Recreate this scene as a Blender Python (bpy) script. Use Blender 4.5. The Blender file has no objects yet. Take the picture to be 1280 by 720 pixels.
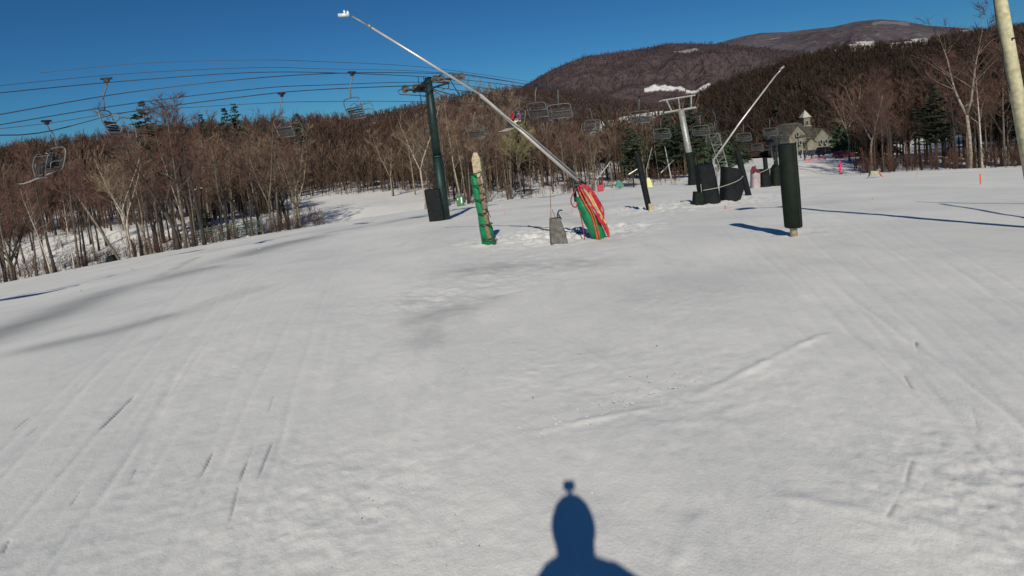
import bpy, math, random
import numpy as np
from mathutils import Vector, Matrix, Quaternion

PI = math.pi
scene = bpy.context.scene
COL = scene.collection
rnd = random.Random(7)

# ------------------------------------------------------------------ camera
F = 720.0; PX0, PY0 = 640.0, 213.0
PITCH, ROLL = math.radians(5.0), math.radians(6.0)
EYE = Vector((0, 0, 2.0))
fw = Vector((0, math.cos(PITCH), -math.sin(PITCH)))
r0 = Vector((1, 0, 0)); u0 = Vector((0, math.sin(PITCH), math.cos(PITCH)))
UP = u0 * math.cos(ROLL) + r0 * math.sin(ROLL)
RT = r0 * math.cos(ROLL) - u0 * math.sin(ROLL)
cd = bpy.data.cameras.new('camera'); cam = bpy.data.objects.new('camera', cd); COL.objects.link(cam)
m = Matrix((RT, UP, -fw)).transposed().to_4x4(); m.translation = EYE
cam.matrix_world = m
cd.sensor_width = 36; cd.lens = 36 * F / 1280; cd.shift_y = -(360 - PY0) / 1280
cd.clip_start = 0.02; cd.clip_end = 30000
scene.camera = cam

def ray(px, py):
    return (fw * F + RT * (px - PX0) + UP * (PY0 - py))
def P(px, py, D):
    """the point of the picture ray at depth y = D"""
    d = ray(px, py); return EYE + d * (D / d.y)

# ------------------------------------------------------------------ noise and ground
def _hash(ix, iy, s):
    h = (ix * 374761393 + iy * 668265263 + s * 974634777) & 0xffffffff
    h = ((h ^ (h >> 13)) * 1274126177) & 0xffffffff
    return ((h ^ (h >> 16)) & 0xffff) / 65535.0
def vnoise(x, y, s=0):
    x = np.asarray(x, float); y = np.asarray(y, float)
    ix = np.floor(x).astype(np.int64); iy = np.floor(y).astype(np.int64)
    fx = x - ix; fy = y - iy
    fx = fx * fx * (3 - 2 * fx); fy = fy * fy * (3 - 2 * fy)
    a = _hash(ix, iy, s); b = _hash(ix + 1, iy, s); c = _hash(ix, iy + 1, s); d = _hash(ix + 1, iy + 1, s)
    return (a + (b - a) * fx) * (1 - fy) + (c + (d - c) * fx) * fy - .5
def fbm(x, y, s=0, o=4):
    t = 0; a = 1
    for k in range(o):
        t = t + a * vnoise(x, y, s + k); x = x * 2.03 + 11; y = y * 2.03 + 7; a *= .5
    return t

TPX = np.array([-500, -200, 0, 160, 400, 640, 780, 870, 980, 1100, 1280, 1500, 1900], float)
TD = np.log(np.array([30, 52, 66, 100, 150, 230, 400, 700], float))
TT = np.array([
 [.45]*13,
 [.30, .30, .30, .27, .24, .21, .20, .20, .19, .24, .26, .28, .28],
 [.22, .22, .24, .22, .20, .17, .155, .150, .145, .18, .20, .22, .22],
 [.12, .12, .12, .12, .125, .128, .130, .130, .126, .135, .13, .13, .13],
 [.07, .075, .085, .09, .105, .113, .115, .118, .119, .118, .11, .10, .10],
 [.03, .035, .045, .05, .075, .095, .102, .110, .114, .10, .07, .06, .06],
 [.0, .0, .0, .01, .03, .05, .06, .08, .095, .06, .02, .02, .02],
 [.0, .0, .0, .01, .03, .04, .05, .06, .07, .05, .02, .02, .02]])
def gfun(x, y):
    x = np.asarray(x, float); y = np.asarray(y, float)
    k = np.where(x < 0, .0013, .0009)
    near = -.105 * y - k * x * x / (1 + (x / 110) ** 2) - .0012 * np.maximum(0, y - 55) ** 2
    ys = np.maximum(y, 1.0)
    px = np.clip(640 + 720 * x / ys, -499, 1899)
    ld = np.clip(np.log(np.maximum(y, 1.0)), TD[0], TD[-1] - 1e-6)
    i = np.clip(np.searchsorted(TPX, px) - 1, 0, len(TPX) - 2)
    j = np.clip(np.searchsorted(TD, ld) - 1, 0, len(TD) - 2)
    fx = (px - TPX[i]) / (TPX[i + 1] - TPX[i]); fy = (ld - TD[j]) / (TD[j + 1] - TD[j])
    fx = fx * fx * (3 - 2 * fx)
    t = (TT[j, i] * (1 - fx) + TT[j, i + 1] * fx) * (1 - fy) + (TT[j + 1, i] * (1 - fx) + TT[j + 1, i + 1] * fx) * fy
    far = 2 - t * y
    far = np.where(y > 30, far, -200.0)
    kk = .5
    mx = np.maximum(near, far); d = np.abs(near - far)
    return mx + np.maximum(0, kk - d) ** 2 / (4 * kk)
def g(x, y): return float(gfun(x, y))
def ground_at(px, D):
    """ground point at depth D whose picture column is px"""
    py = 260.0
    for _ in range(25):
        p = P(px, py, D); gz = g(p.x, D)
        py += (p.z - gz) * F / D
    return Vector((p.x, D, g(p.x, D)))
def ground_pix(px, py, dmin=1.5, dmax=600):
    """first ground point met by the picture ray"""
    d = ray(px, py).normalized(); t = dmin; st = .05
    while t < dmax:
        q = EYE + d * t
        if q.z <= g(q.x, q.y): break
        t += st; st = max(.05, t * .01)
    lo, hi = t - st, t
    for _ in range(20):
        mid = (lo + hi) / 2; q = EYE + d * mid
        if q.z <= g(q.x, q.y): hi = mid
        else: lo = mid
    q = EYE + d * hi; return Vector((q.x, q.y, g(q.x, q.y)))
def pixof(v):
    d = Vector(v) - EYE; z = d.dot(fw)
    return (PX0 + F * d.dot(RT) / z, PY0 - F * d.dot(UP) / z)

SUN = ray(711, 606).normalized()          # the way the light travels: it ends on the camera's own shadow

# ------------------------------------------------------------------ materials
MATS = {}
def mat(name, col, rough=.8, var=.0, scale=8.0, metal=0.0, bump=0.0, spec=None, objvar=0.0, col2=None):
    if name in MATS: return MATS[name]
    mt = bpy.data.materials.new(name); mt.use_nodes = True; MATS[name] = mt
    nt = mt.node_tree; b = nt.nodes['Principled BSDF']
    b.inputs['Roughness'].default_value = rough; b.inputs['Metallic'].default_value = metal
    if spec is not None: b.inputs['Specular IOR Level'].default_value = spec
    tc = nt.nodes.new('ShaderNodeTexCoord')
    n = nt.nodes.new('ShaderNodeTexNoise'); n.inputs['Scale'].default_value = scale; n.inputs['Detail'].default_value = 5
    nt.links.new(tc.outputs['Object'], n.inputs['Vector'])
    mix = nt.nodes.new('ShaderNodeMix'); mix.data_type = 'RGBA'
    c2 = col2 if col2 else tuple(c * (1 - var) for c in col)
    c1 = col if col2 else tuple(min(1, c * (1 + var)) for c in col)
    mix.inputs['A'].default_value = (*c2, 1); mix.inputs['B'].default_value = (*c1, 1)
    rp = nt.nodes.new('ShaderNodeMapRange'); rp.inputs['From Min'].default_value = .35; rp.inputs['From Max'].default_value = .65
    nt.links.new(n.outputs['Fac'], rp.inputs['Value']); nt.links.new(rp.outputs[0], mix.inputs['Factor'])
    out = mix.outputs['Result']
    if objvar:
        oi = nt.nodes.new('ShaderNodeObjectInfo'); mr = nt.nodes.new('ShaderNodeMapRange')
        mr.inputs['To Min'].default_value = 1 - objvar; mr.inputs['To Max'].default_value = 1 + objvar
        nt.links.new(oi.outputs['Random'], mr.inputs['Value'])
        vm = nt.nodes.new('ShaderNodeVectorMath'); vm.operation = 'SCALE'
        nt.links.new(out, vm.inputs[0]); nt.links.new(mr.outputs[0], vm.inputs['Scale']); out = vm.outputs[0]
    nt.links.new(out, b.inputs['Base Color'])
    if bump:
        bp = nt.nodes.new('ShaderNodeBump'); bp.inputs['Strength'].default_value = bump; bp.inputs['Distance'].default_value = .02
        nt.links.new(n.outputs['Fac'], bp.inputs['Height']); nt.links.new(bp.outputs[0], b.inputs['Normal'])
    return mt

M_green_steel = lambda: mat('green_painted_steel', (.010, .026, .024), .5, .25, 3, .1, 0, .3)
M_dark = lambda: mat('black_steel', (.015, .018, .02), .5, .3, 6, .3)
M_galv = lambda: mat('galvanised_steel', (.27, .28, .27), .5, .2, 5, .4)
M_pad = lambda: mat('black_vinyl_padding', (.006, .008, .010), .7, .35, 4, 0, .4, .2)
M_padg = lambda: mat('dark_green_vinyl_padding', (.006, .011, .007), .7, .3, 4, 0, .4, .2)
M_green = lambda: mat('green_padding', (.0, .16, .06), .6, .25, 5, 0, .5)
M_wood = lambda: mat('weathered_wood', (.34, .29, .19), .85, .3, 12, 0, .6)
M_wood2 = lambda: mat('brown_wood', (.17, .12, .08), .9, .35, 12, 0, .6)
M_bark = lambda: mat('grey_bark', (.115, .095, .078), .95, .35, 4, objvar=.35)
M_barkd = lambda: mat('dark_bark', (.040, .032, .027), .95, .35, 4, objvar=.3)
M_barkp = lambda: mat('pale_bark', (.40, .35, .29), .9, .3, 5, objvar=.2)
M_twigr = lambda: mat('red_brown_twigs', (.105, .055, .042), .95, .3, .6, objvar=.35)
M_twigt = lambda: mat('tan_twigs', (.17, .125, .085), .95, .3, .6, objvar=.35)
M_twigy = lambda: mat('olive_twigs', (.15, .135, .06), .95, .3, .6, objvar=.25)
M_need = lambda: mat('evergreen_needles', (.022, .040, .018), .9, .4, .8, objvar=.3)
M_red = lambda: mat('red_hose', (.38, .012, .025), .5, .2, 8)
M_orange = lambda: mat('orange_hose', (.40, .08, .03), .5, .2, 8)
M_yellow = lambda: mat('yellow_hose', (.55, .33, .12), .5, .2, 8)
M_rope = lambda: mat('steel_cable', (.03, .04, .05), .5, .2, 3, .3)

# ------------------------------------------------------------------ mesh helpers
class MB:
    def __init__(s): s.v = []; s.f = []
    def add(s, vs, fs):
        n = len(s.v); s.v.extend([tuple(a) for a in vs]); s.f.extend([tuple(i + n for i in q) for q in fs]); return s
    def tube(s, pts, rad, n=6, cap=True, flat=1.0, twist=0.0):
        pts = [Vector(p) for p in pts]
        if not hasattr(rad, '__len__'): rad = [rad] * len(pts)
        ref = None; vs = []
        for i, p in enumerate(pts):
            a = pts[max(0, i - 1)]; b = pts[min(len(pts) - 1, i + 1)]
            t = (b - a)
            t = t.normalized() if t.length > 1e-9 else Vector((0, 0, 1))
            if ref is None:
                ref = Vector((1, 0, 0)) if abs(t.x) < .8 else Vector((0, 1, 0))
            e1 = (ref - t * ref.dot(t)).normalized(); ref = e1; e2 = t.cross(e1)
            for k in range(n):
                an = 2 * PI * k / n + twist
                vs.append(p + e1 * (rad[i] * math.cos(an)) + e2 * (rad[i] * flat * math.sin(an)))
        fs = []
        for i in range(len(pts) - 1):
            for k in range(n):
                fs.append((i * n + k, i * n + (k + 1) % n, (i + 1) * n + (k + 1) % n, (i + 1) * n + k))
        if cap and n > 2:
            fs.append(tuple(range(n - 1, -1, -1))); L = (len(pts) - 1) * n; fs.append(tuple(L + k for k in range(n)))
        return s.add(vs, fs)
    def box(s, c, size, R=None, bev=0.0):
        c = Vector(c); hx, hy, hz = [a / 2 for a in size]
        b = min(bev, hx * .9, hy * .9)
        if b > 0:
            ring = [(hx - b, -hy), (hx, -hy + b), (hx, hy - b), (hx - b, hy), (-hx + b, hy), (-hx, hy - b), (-hx, -hy + b), (-hx + b, -hy)]
            bz = min(b, hz * .9); q = []
            for z, k in ((-hz, 1), (-hz + bz, 0), (hz - bz, 0), (hz, 1)):
                for (x, y) in ring:
                    sx = (hx - b * .7) / hx if k else 1; sy = (hy - b * .7) / hy if k else 1
                    q.append(Vector((x * sx, y * sy, z)))
            fs = [(r * 8 + k, r * 8 + (k + 1) % 8, r * 8 + 8 + (k + 1) % 8, r * 8 + 8 + k) for r in range(3) for k in range(8)]
            fs += [tuple(range(7, -1, -1)), tuple(range(24, 32))]
        else:
            q = [Vector((x * hx, y * hy, z * hz)) for z in (-1, 1) for (x, y) in ((-1, -1), (1, -1), (1, 1), (-1, 1))]
            fs = [(0, 3, 2, 1), (4, 5, 6, 7), (0, 1, 5, 4), (1, 2, 6, 5), (2, 3, 7, 6), (3, 0, 4, 7)]
        if R is not None: q = [R @ a for a in q]
        return s.add([c + a for a in q], fs)
    def prism(s, poly, axis_pts, scales=None):
        """poly [(x,y)] swept upward through axis points"""
        n = len(poly); vs = []
        for i, a in enumerate(axis_pts):
            k = scales[i] if scales else 1
            for (x, y) in poly: vs.append((a[0] + x * k, a[1] + y * k, a[2]))
        fs = [(i * n + k, i * n + (k + 1) % n, (i + 1) * n + (k + 1) % n, (i + 1) * n + k) for i in range(len(axis_pts) - 1) for k in range(n)]
        fs += [tuple(range(n - 1, -1, -1)), tuple((len(axis_pts) - 1) * n + k for k in range(n))]
        return s.add(vs, fs)
    def ball(s, c, r, sz=1.0, n=8, m=6, R=None):
        vs = []; c = Vector(c)
        for i in range(m + 1):
            th = PI * i / m
            for k in range(n):
                a = 2 * PI * k / n
                q = Vector((r * math.sin(th) * math.cos(a), r * math.sin(th) * math.sin(a), r * sz * math.cos(th)))
                vs.append(c + (R @ q if R else q))
        fs = [(i * n + k, (i + 1) * n + k, (i + 1) * n + (k + 1) % n, i * n + (k + 1) % n) for i in range(m) for k in range(n)]
        return s.add(vs, fs)
    def build(s, name, material, parent=None, origin=None, smooth=False):
        o0 = parent_world(parent) if parent is not None else (Vector(origin) if origin is not None else Vector((0, 0, 0)))
        me = bpy.data.meshes.new(name)
        me.from_pydata([(a[0] - o0[0], a[1] - o0[1], a[2] - o0[2]) for a in s.v], [], s.f); me.update()
        me.materials.append(material)
        if smooth: me.polygons.foreach_set('use_smooth', [True] * len(me.polygons))
        o = bpy.data.objects.new(name, me); COL.objects.link(o)
        if parent is not None: o.parent = parent
        else: o.location = o0
        return o
def parent_world(p):
    q = Vector((0, 0, 0))
    while p is not None: q += p.location; p = p.parent
    return q
def tag(o, label=None, cat=None, group=None, kind=None):
    if label: o['label'] = label
    if cat: o['category'] = cat
    if group: o['group'] = group
    if kind: o['kind'] = kind
    return o
def thing(name, label, cat, loc=(0, 0, 0), group=None):
    o = bpy.data.objects.new(name, None); o.empty_display_size = .2; COL.objects.link(o); o.location = loc
    return tag(o, label, cat, group)
def copy_tree(o, parent=None):
    c = o.copy(); COL.objects.link(c)
    if parent is not None: c.parent = parent
    for ch in list(o.children): copy_tree(ch, c)
    return c
def catmull(pts, n=10):
    pts = [Vector(p) for p in pts]; q = [pts[0] * 2 - pts[1]] + pts + [pts[-1] * 2 - pts[-2]]; out = []
    for i in range(1, len(q) - 2):
        for k in range(n):
            t = k / n
            out.append(.5 * ((2 * q[i]) + (q[i + 1] - q[i - 1]) * t + (2 * q[i - 1] - 5 * q[i] + 4 * q[i + 1] - q[i + 2]) * t * t + (-q[i - 1] + 3 * q[i] - 3 * q[i + 1] + q[i + 2]) * t ** 3))
    out.append(pts[-1]); return out

# ------------------------------------------------------------------ snow sheet
def seg_dist(X, Y, a, b):
    ax, ay = a[0], a[1]; dx, dy = b[0] - ax, b[1] - ay; L2 = dx * dx + dy * dy
    t = np.clip(((X - ax) * dx + (Y - ay) * dy) / L2, 0, 1)
    return np.hypot(X - ax - t * dx, Y - ay - t * dy), t
def build_ground():
    az = np.concatenate([np.radians(np.arange(-53, 53.01, .16)), np.radians(np.arange(56, 304, 4.0))])
    r = [.25]
    while r[-1] < 1.5: r.append(r[-1] * 1.08)
    while r[-1] < 12: r.append(r[-1] * (1.0055 if r[-1] > 2.6 else 1.0095))
    while r[-1] < 95: r.append(r[-1] * 1.0095)
    while r[-1] < 900: r.append(r[-1] * 1.035)
    r = np.array(r); A, R = np.meshgrid(az, r)
    X = R * np.sin(A); Y = R * np.cos(A); Z = gfun(X, Y)
    fade = np.clip((120 - R) / 100, 0, 1)
    Z += fade * (.19 * fbm(X * .12, Y * .08, 3, 3) + .030 * fbm(X * .9, Y * .5, 5, 3))
    dz = np.zeros_like(Z)
    nearf = np.clip((16 - R) / 12, 0, 1)
    dz += nearf * .012 * fbm(X * 3.1, Y * 1.7, 9, 4)
    rr = np.clip(fbm(X * .5, Y * .35, 77, 3) * 1.6 + .15, 0, 1)
    dz += rr * nearf * .009 * fbm(X * 9, Y * 11, 31, 4)
    # soft chopped snow round the hydrants, the pads and the posts
    for (px, py, rad, amp) in ((700, 290, 2.6, .18), (615, 300, 1.2, .10), (745, 288, 1.8, .15), (660, 300, 1.5, .10), (1000, 292, .9, .07), (840, 258, 3.0, .16), (900, 250, 3.5, .16), (650, 330, 2.2, .05), (545, 375, 1.2, .045), (820, 265, 2.0, .08), (760, 265, 3.0, .06), (1000, 225, 7, .08)):
        c = ground_pix(px, py); w = np.exp(-((X - c.x) ** 2 + (Y - c.y) ** 2) / (rad * rad))
        dz += w * amp * .8 * (fbm(X * 3.8, Y * 3.0, 21, 5) + .10)
    # rough crust at the lower right
    c = ground_pix(1290, 640); w = np.exp(-((X - c.x) ** 2 + (Y - c.y) ** 2) / (.8 ** 2))
    dz += w * .013 * fbm(X * 13, Y * 14, 41, 5)
    c = ground_pix(420, 640); w = np.exp(-((X - c.x) ** 2 + (Y - c.y) ** 2) / (.8 ** 2))
    dz += w * .009 * fbm(X * 9, Y * 10, 43, 5)
    c = ground_pix(860, 480); w = np.exp(-((X - c.x) ** 2 + (Y - c.y) ** 2) / (1.2 ** 2))
    dz += w * .010 * fbm(X * 4 + Y * 3, Y * 6 - X * 4, 45, 5)
    # ski edge cuts
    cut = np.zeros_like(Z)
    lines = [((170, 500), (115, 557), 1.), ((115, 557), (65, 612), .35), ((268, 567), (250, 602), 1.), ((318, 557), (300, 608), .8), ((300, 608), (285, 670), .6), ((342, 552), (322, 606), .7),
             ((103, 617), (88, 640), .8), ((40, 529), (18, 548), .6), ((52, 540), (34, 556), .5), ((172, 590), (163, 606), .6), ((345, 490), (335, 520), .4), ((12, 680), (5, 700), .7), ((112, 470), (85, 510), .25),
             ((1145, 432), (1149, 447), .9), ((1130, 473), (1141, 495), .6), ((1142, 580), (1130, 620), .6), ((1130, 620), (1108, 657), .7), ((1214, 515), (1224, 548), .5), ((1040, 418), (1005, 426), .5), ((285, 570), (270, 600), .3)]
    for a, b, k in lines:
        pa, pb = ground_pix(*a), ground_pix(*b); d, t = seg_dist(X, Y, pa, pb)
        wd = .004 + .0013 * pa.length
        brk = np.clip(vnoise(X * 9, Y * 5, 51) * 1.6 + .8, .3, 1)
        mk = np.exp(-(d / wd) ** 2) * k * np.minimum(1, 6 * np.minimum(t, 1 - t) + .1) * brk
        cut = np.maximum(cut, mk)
    # long glossy grooves and faint ridges left by turning skis
    for a, b, amp in (((230, 450), (150, 650), -.006), ((420, 385), (330, 700), -.006), ((520, 420), (470, 720), .005), ((440, 400), (395, 560), .005), ((860, 500), (1040, 418), .018), ((620, 550), (860, 498), .010), ((950, 622), (1200, 675), .012), ((880, 640), (840, 720), .01), ((380, 350), (60, 620), .006), ((560, 360), (530, 720), -.005), ((1000, 330), (1280, 420), .006), ((700, 420), (960, 560), .006)):
        pa, pb = ground_pix(*a), ground_pix(*b); d, t = seg_dist(X, Y, pa, pb)
        dz += amp * np.exp(-(d / .05) ** 2) * (.6 + vnoise(X * 6, Y * 6, 61)) * np.minimum(1, 5 * np.minimum(t, 1 - t))
    # scraped, icy and dirty bands, with some painted shade in the same grey
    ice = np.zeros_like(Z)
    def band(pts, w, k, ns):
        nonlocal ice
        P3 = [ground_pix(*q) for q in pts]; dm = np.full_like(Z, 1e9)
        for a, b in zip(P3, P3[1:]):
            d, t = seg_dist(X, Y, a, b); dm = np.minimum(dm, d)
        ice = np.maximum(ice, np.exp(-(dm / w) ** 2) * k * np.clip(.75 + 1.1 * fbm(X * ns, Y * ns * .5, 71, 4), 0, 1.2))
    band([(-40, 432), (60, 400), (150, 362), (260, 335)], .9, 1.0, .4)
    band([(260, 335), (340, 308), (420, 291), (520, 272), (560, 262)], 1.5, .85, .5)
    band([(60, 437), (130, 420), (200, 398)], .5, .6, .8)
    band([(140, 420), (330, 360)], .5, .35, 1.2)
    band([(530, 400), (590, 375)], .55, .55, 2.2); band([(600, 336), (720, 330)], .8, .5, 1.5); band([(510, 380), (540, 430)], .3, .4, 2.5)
    band([(820, 380), (980, 330)], 1.2, .25, .8); band([(1000, 252), (1100, 262)], 1.0, .2, 1.)  # mid-slope band paints the knoll's soft shading into the snow colour
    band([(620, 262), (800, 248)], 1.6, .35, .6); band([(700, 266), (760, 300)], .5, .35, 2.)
    band([(1000, 300), (1280, 330)], 1.6, .15, .5); band([(200, 345), (245, 322)], .3, .6, 2.)  # last band paints branch shadows at the left edge into the snow
    RT_ = random.Random(4)
    for k in range(34):      # long continuous ski tracks, in pairs, running down the trail
        px_ = RT_.uniform(-150, 1430); x0 = (px_ - 640) / 720 * 3.; sp_ = RT_.uniform(-.9, .9)
        pts = [(x0 + sp_ * t + RT_.gauss(0, .02) + .35 * math.sin(t * 1.1 + k), 1.6 + 24 * t * t) for t in [i / 12 for i in range(13)]]
        pts = [(x + (px_ - 640) / 900 * (y - 1.6) * .55, y) for x, y in pts]; am = RT_.uniform(.0012, .0045); of = RT_.uniform(.2, .5)
        for o2 in (0, of):
            for a, b in zip(pts, pts[1:]):
                d, t = seg_dist(X, Y, (a[0] + o2, a[1]), (b[0] + o2, b[1])); dz -= am * np.exp(-(d / (.022 + .002 * a[1])) ** 2) * (np.abs(t - .5) < .5)
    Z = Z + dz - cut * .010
    nA, nR = len(az), len(r)
    V = np.stack([X.ravel(), Y.ravel(), Z.ravel()], 1)
    i = np.arange(nR - 1)[:, None]; j = np.arange(nA)[None, :]; j2 = (j + 1) % nA
    Fq = np.stack([i * nA + j, i * nA + j2, (i + 1) * nA + j2, (i + 1) * nA + j], -1).reshape(-1, 4)[:, ::-1]
    me = bpy.data.meshes.new('snow_ground')
    nv = len(V) + 1; nf = len(Fq)
    me.vertices.add(nv); co = np.concatenate([V, [[0, 0, g(0, 0)]]]).ravel(); me.vertices.foreach_set('co', co)
    tri = np.stack([np.full(nA, nv - 1), np.arange(nA), (np.arange(nA) + 1) % nA], 1)[:, ::-1]
    me.loops.add(nf * 4 + nA * 3); me.loops.foreach_set('vertex_index', np.concatenate([Fq.ravel(), tri.ravel()]).astype(np.int32))
    me.polygons.add(nf + nA)
    me.polygons.foreach_set('loop_start', np.concatenate([np.arange(nf) * 4, nf * 4 + np.arange(nA) * 3]).astype(np.int32))
    me.polygons.foreach_set('use_smooth', np.ones(nf + nA, bool))
    me.update(); me.validate()
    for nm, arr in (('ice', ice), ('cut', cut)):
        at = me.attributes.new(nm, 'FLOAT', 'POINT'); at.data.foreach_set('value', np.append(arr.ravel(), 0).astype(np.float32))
    mt = bpy.data.materials.new('packed_snow'); mt.use_nodes = True; nt = mt.node_tree; b = nt.nodes['Principled BSDF']
    L = nt.links.new; N = nt.nodes.new
    tc = N('ShaderNodeTexCoord')
    def noise(sc, det, mapscale=(1, 1, 1), rough=.6, rot=0):
        mp = N('ShaderNodeMapping'); mp.inputs['Scale'].default_value = mapscale; mp.inputs['Rotation'].default_value = (0, 0, rot)
        L(tc.outputs['Object'], mp.inputs['Vector']); n = N('ShaderNodeTexNoise'); n.inputs['Scale'].default_value = sc; n.inputs['Detail'].default_value = det; n.inputs['Roughness'].default_value = rough
        L(mp.outputs[0], n.inputs['Vector']); return n
    def mixc(fac, a, bcol):
        mx = N('ShaderNodeMix'); mx.data_type = 'RGBA'
        L(fac, mx.inputs['Factor']); 
        if isinstance(a, tuple): mx.inputs['A'].default_value = (*a, 1)
        else: L(a, mx.inputs['A'])
        mx.inputs['B'].default_value = (*bcol, 1); return mx.outputs['Result']
    def rng(v, a, bb, c=0., d=1.):
        q = N('ShaderNodeMapRange'); L(v, q.inputs['Value'])
        for k, w in zip(('From Min', 'From Max', 'To Min', 'To Max'), (a, bb, c, d)): q.inputs[k].default_value = w
        return q.outputs[0]
    big = noise(.22, 5, (1, .6, 1)); c = mixc(rng(big.outputs['Fac'], .35, .68), (.81, .805, .775), (.68, .685, .67))
    st = noise(2.2, 6, (1, .16, 1), .65, -.18); c = mixc(rng(st.outputs['Fac'], .52, .75, 0, .5), c, (.60, .61, .61))
    fine = noise(55, 3); c = mixc(rng(fine.outputs['Fac'], .62, .8, 0, .45), c, (.50, .51, .52))
    ai = N('ShaderNodeAttribute'); ai.attribute_name = 'ice'; c = mixc(rng(ai.outputs['Fac'], 0, 1, 0, .85), c, (.29, .30, .30))  # icy stains, plus the painted knoll shading and branch shadows
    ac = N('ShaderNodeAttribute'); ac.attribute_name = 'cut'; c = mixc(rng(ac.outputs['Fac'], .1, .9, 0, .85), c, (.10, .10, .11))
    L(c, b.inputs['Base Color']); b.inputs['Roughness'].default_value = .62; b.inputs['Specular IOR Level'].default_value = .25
    b.inputs['Subsurface Weight'].default_value = 0.0
    h = N('ShaderNodeMath'); h.operation = 'MULTIPLY_ADD'; n1 = noise(9, 8, (1, .55, 1), .7); n2 = noise(60, 4, (1, .8, 1), .6)
    
    n3 = noise(7, 5, (1, .07, 1), .6, -.15); h2_ = N('ShaderNodeMath'); h2_.operation = 'MULTIPLY_ADD'; L(n3.outputs['Fac'], h2_.inputs[0]); h2_.inputs[1].default_value = .7
    L(n2.outputs['Fac'], h.inputs[0]); h.inputs[1].default_value = .30; L(n1.outputs['Fac'], h.inputs[2])
    bp = N('ShaderNodeBump'); bp.inputs['Strength'].default_value = .30; bp.inputs['Distance'].default_value = .03
    L(h.outputs[0], h2_.inputs[2]); L(h2_.outputs[0], bp.inputs['Height']); L(bp.outputs[0], b.inputs['Normal'])
    me.materials.append(mt)
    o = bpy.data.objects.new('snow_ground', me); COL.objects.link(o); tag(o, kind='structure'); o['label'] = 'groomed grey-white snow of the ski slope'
    return mt
SNOW = build_ground()

# small crumbs of ice scattered on the slope
cr = MB()
for k in range(520):
    if k < 260: q = ground_pix(rnd.gauss(1240, 60), rnd.gauss(610, 70))
    elif k < 400: q = ground_pix(rnd.gauss(430, 110), rnd.gauss(640, 50))
    else: q = ground_pix(rnd.uniform(0, 1280), rnd.uniform(330, 715))
    s = (.002 + .0016 * q.length) * rnd.uniform(.4, 1.2)
    R = Matrix.Rotation(rnd.uniform(0, 6), 3, 'Z')
    cr.box(q + Vector((0, 0, s * .3)), (s * 1.5, s, s * .8), R, bev=s * .3)
tag(cr.build('ice_crumbs', mat('dirty_ice', (.30, .30, .31), .5, .5, 20)), 'tiny grey crumbs of ice scattered over the trail', kind='stuff')

cr = MB()
for k in range(1500):
    q_ = rnd.random()
    if q_ < .35: q = ground_pix(rnd.gauss(1250, 70), rnd.gauss(600, 90))
    elif q_ < .6: q = ground_pix(rnd.gauss(450, 120), rnd.gauss(650, 55))
    elif q_ < .75: x_ = rnd.uniform(600, 1040); q = ground_pix(x_, 550 - (x_ - 620) * .31 + rnd.gauss(0, 9))
    elif q_ < .87: x_ = rnd.uniform(120, 330); q = ground_pix(x_ + rnd.gauss(0, 10), 760 - x_ * .6)
    elif q_ < .95: q = ground_pix(rnd.gauss(720, 60), rnd.gauss(284, 12))
    else: q = ground_pix(rnd.uniform(0, 1280), rnd.uniform(300, 715))
    s = (.001 + .0014 * q.length) * rnd.uniform(.4, 1.6)
    cr.box(q + Vector((0, 0, s * .05)), (s * rnd.uniform(1, 2.8), s, s * .42), Matrix.Rotation(rnd.uniform(-.5, .9), 3, 'Z'), bev=s * .35)
tag(cr.build('snow_crumbs', mat('loose_snow', (.62, .62, .62), .7, .1, 9)), 'small white lumps of snow thrown up by ski edges over the trail', kind='stuff')

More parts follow.
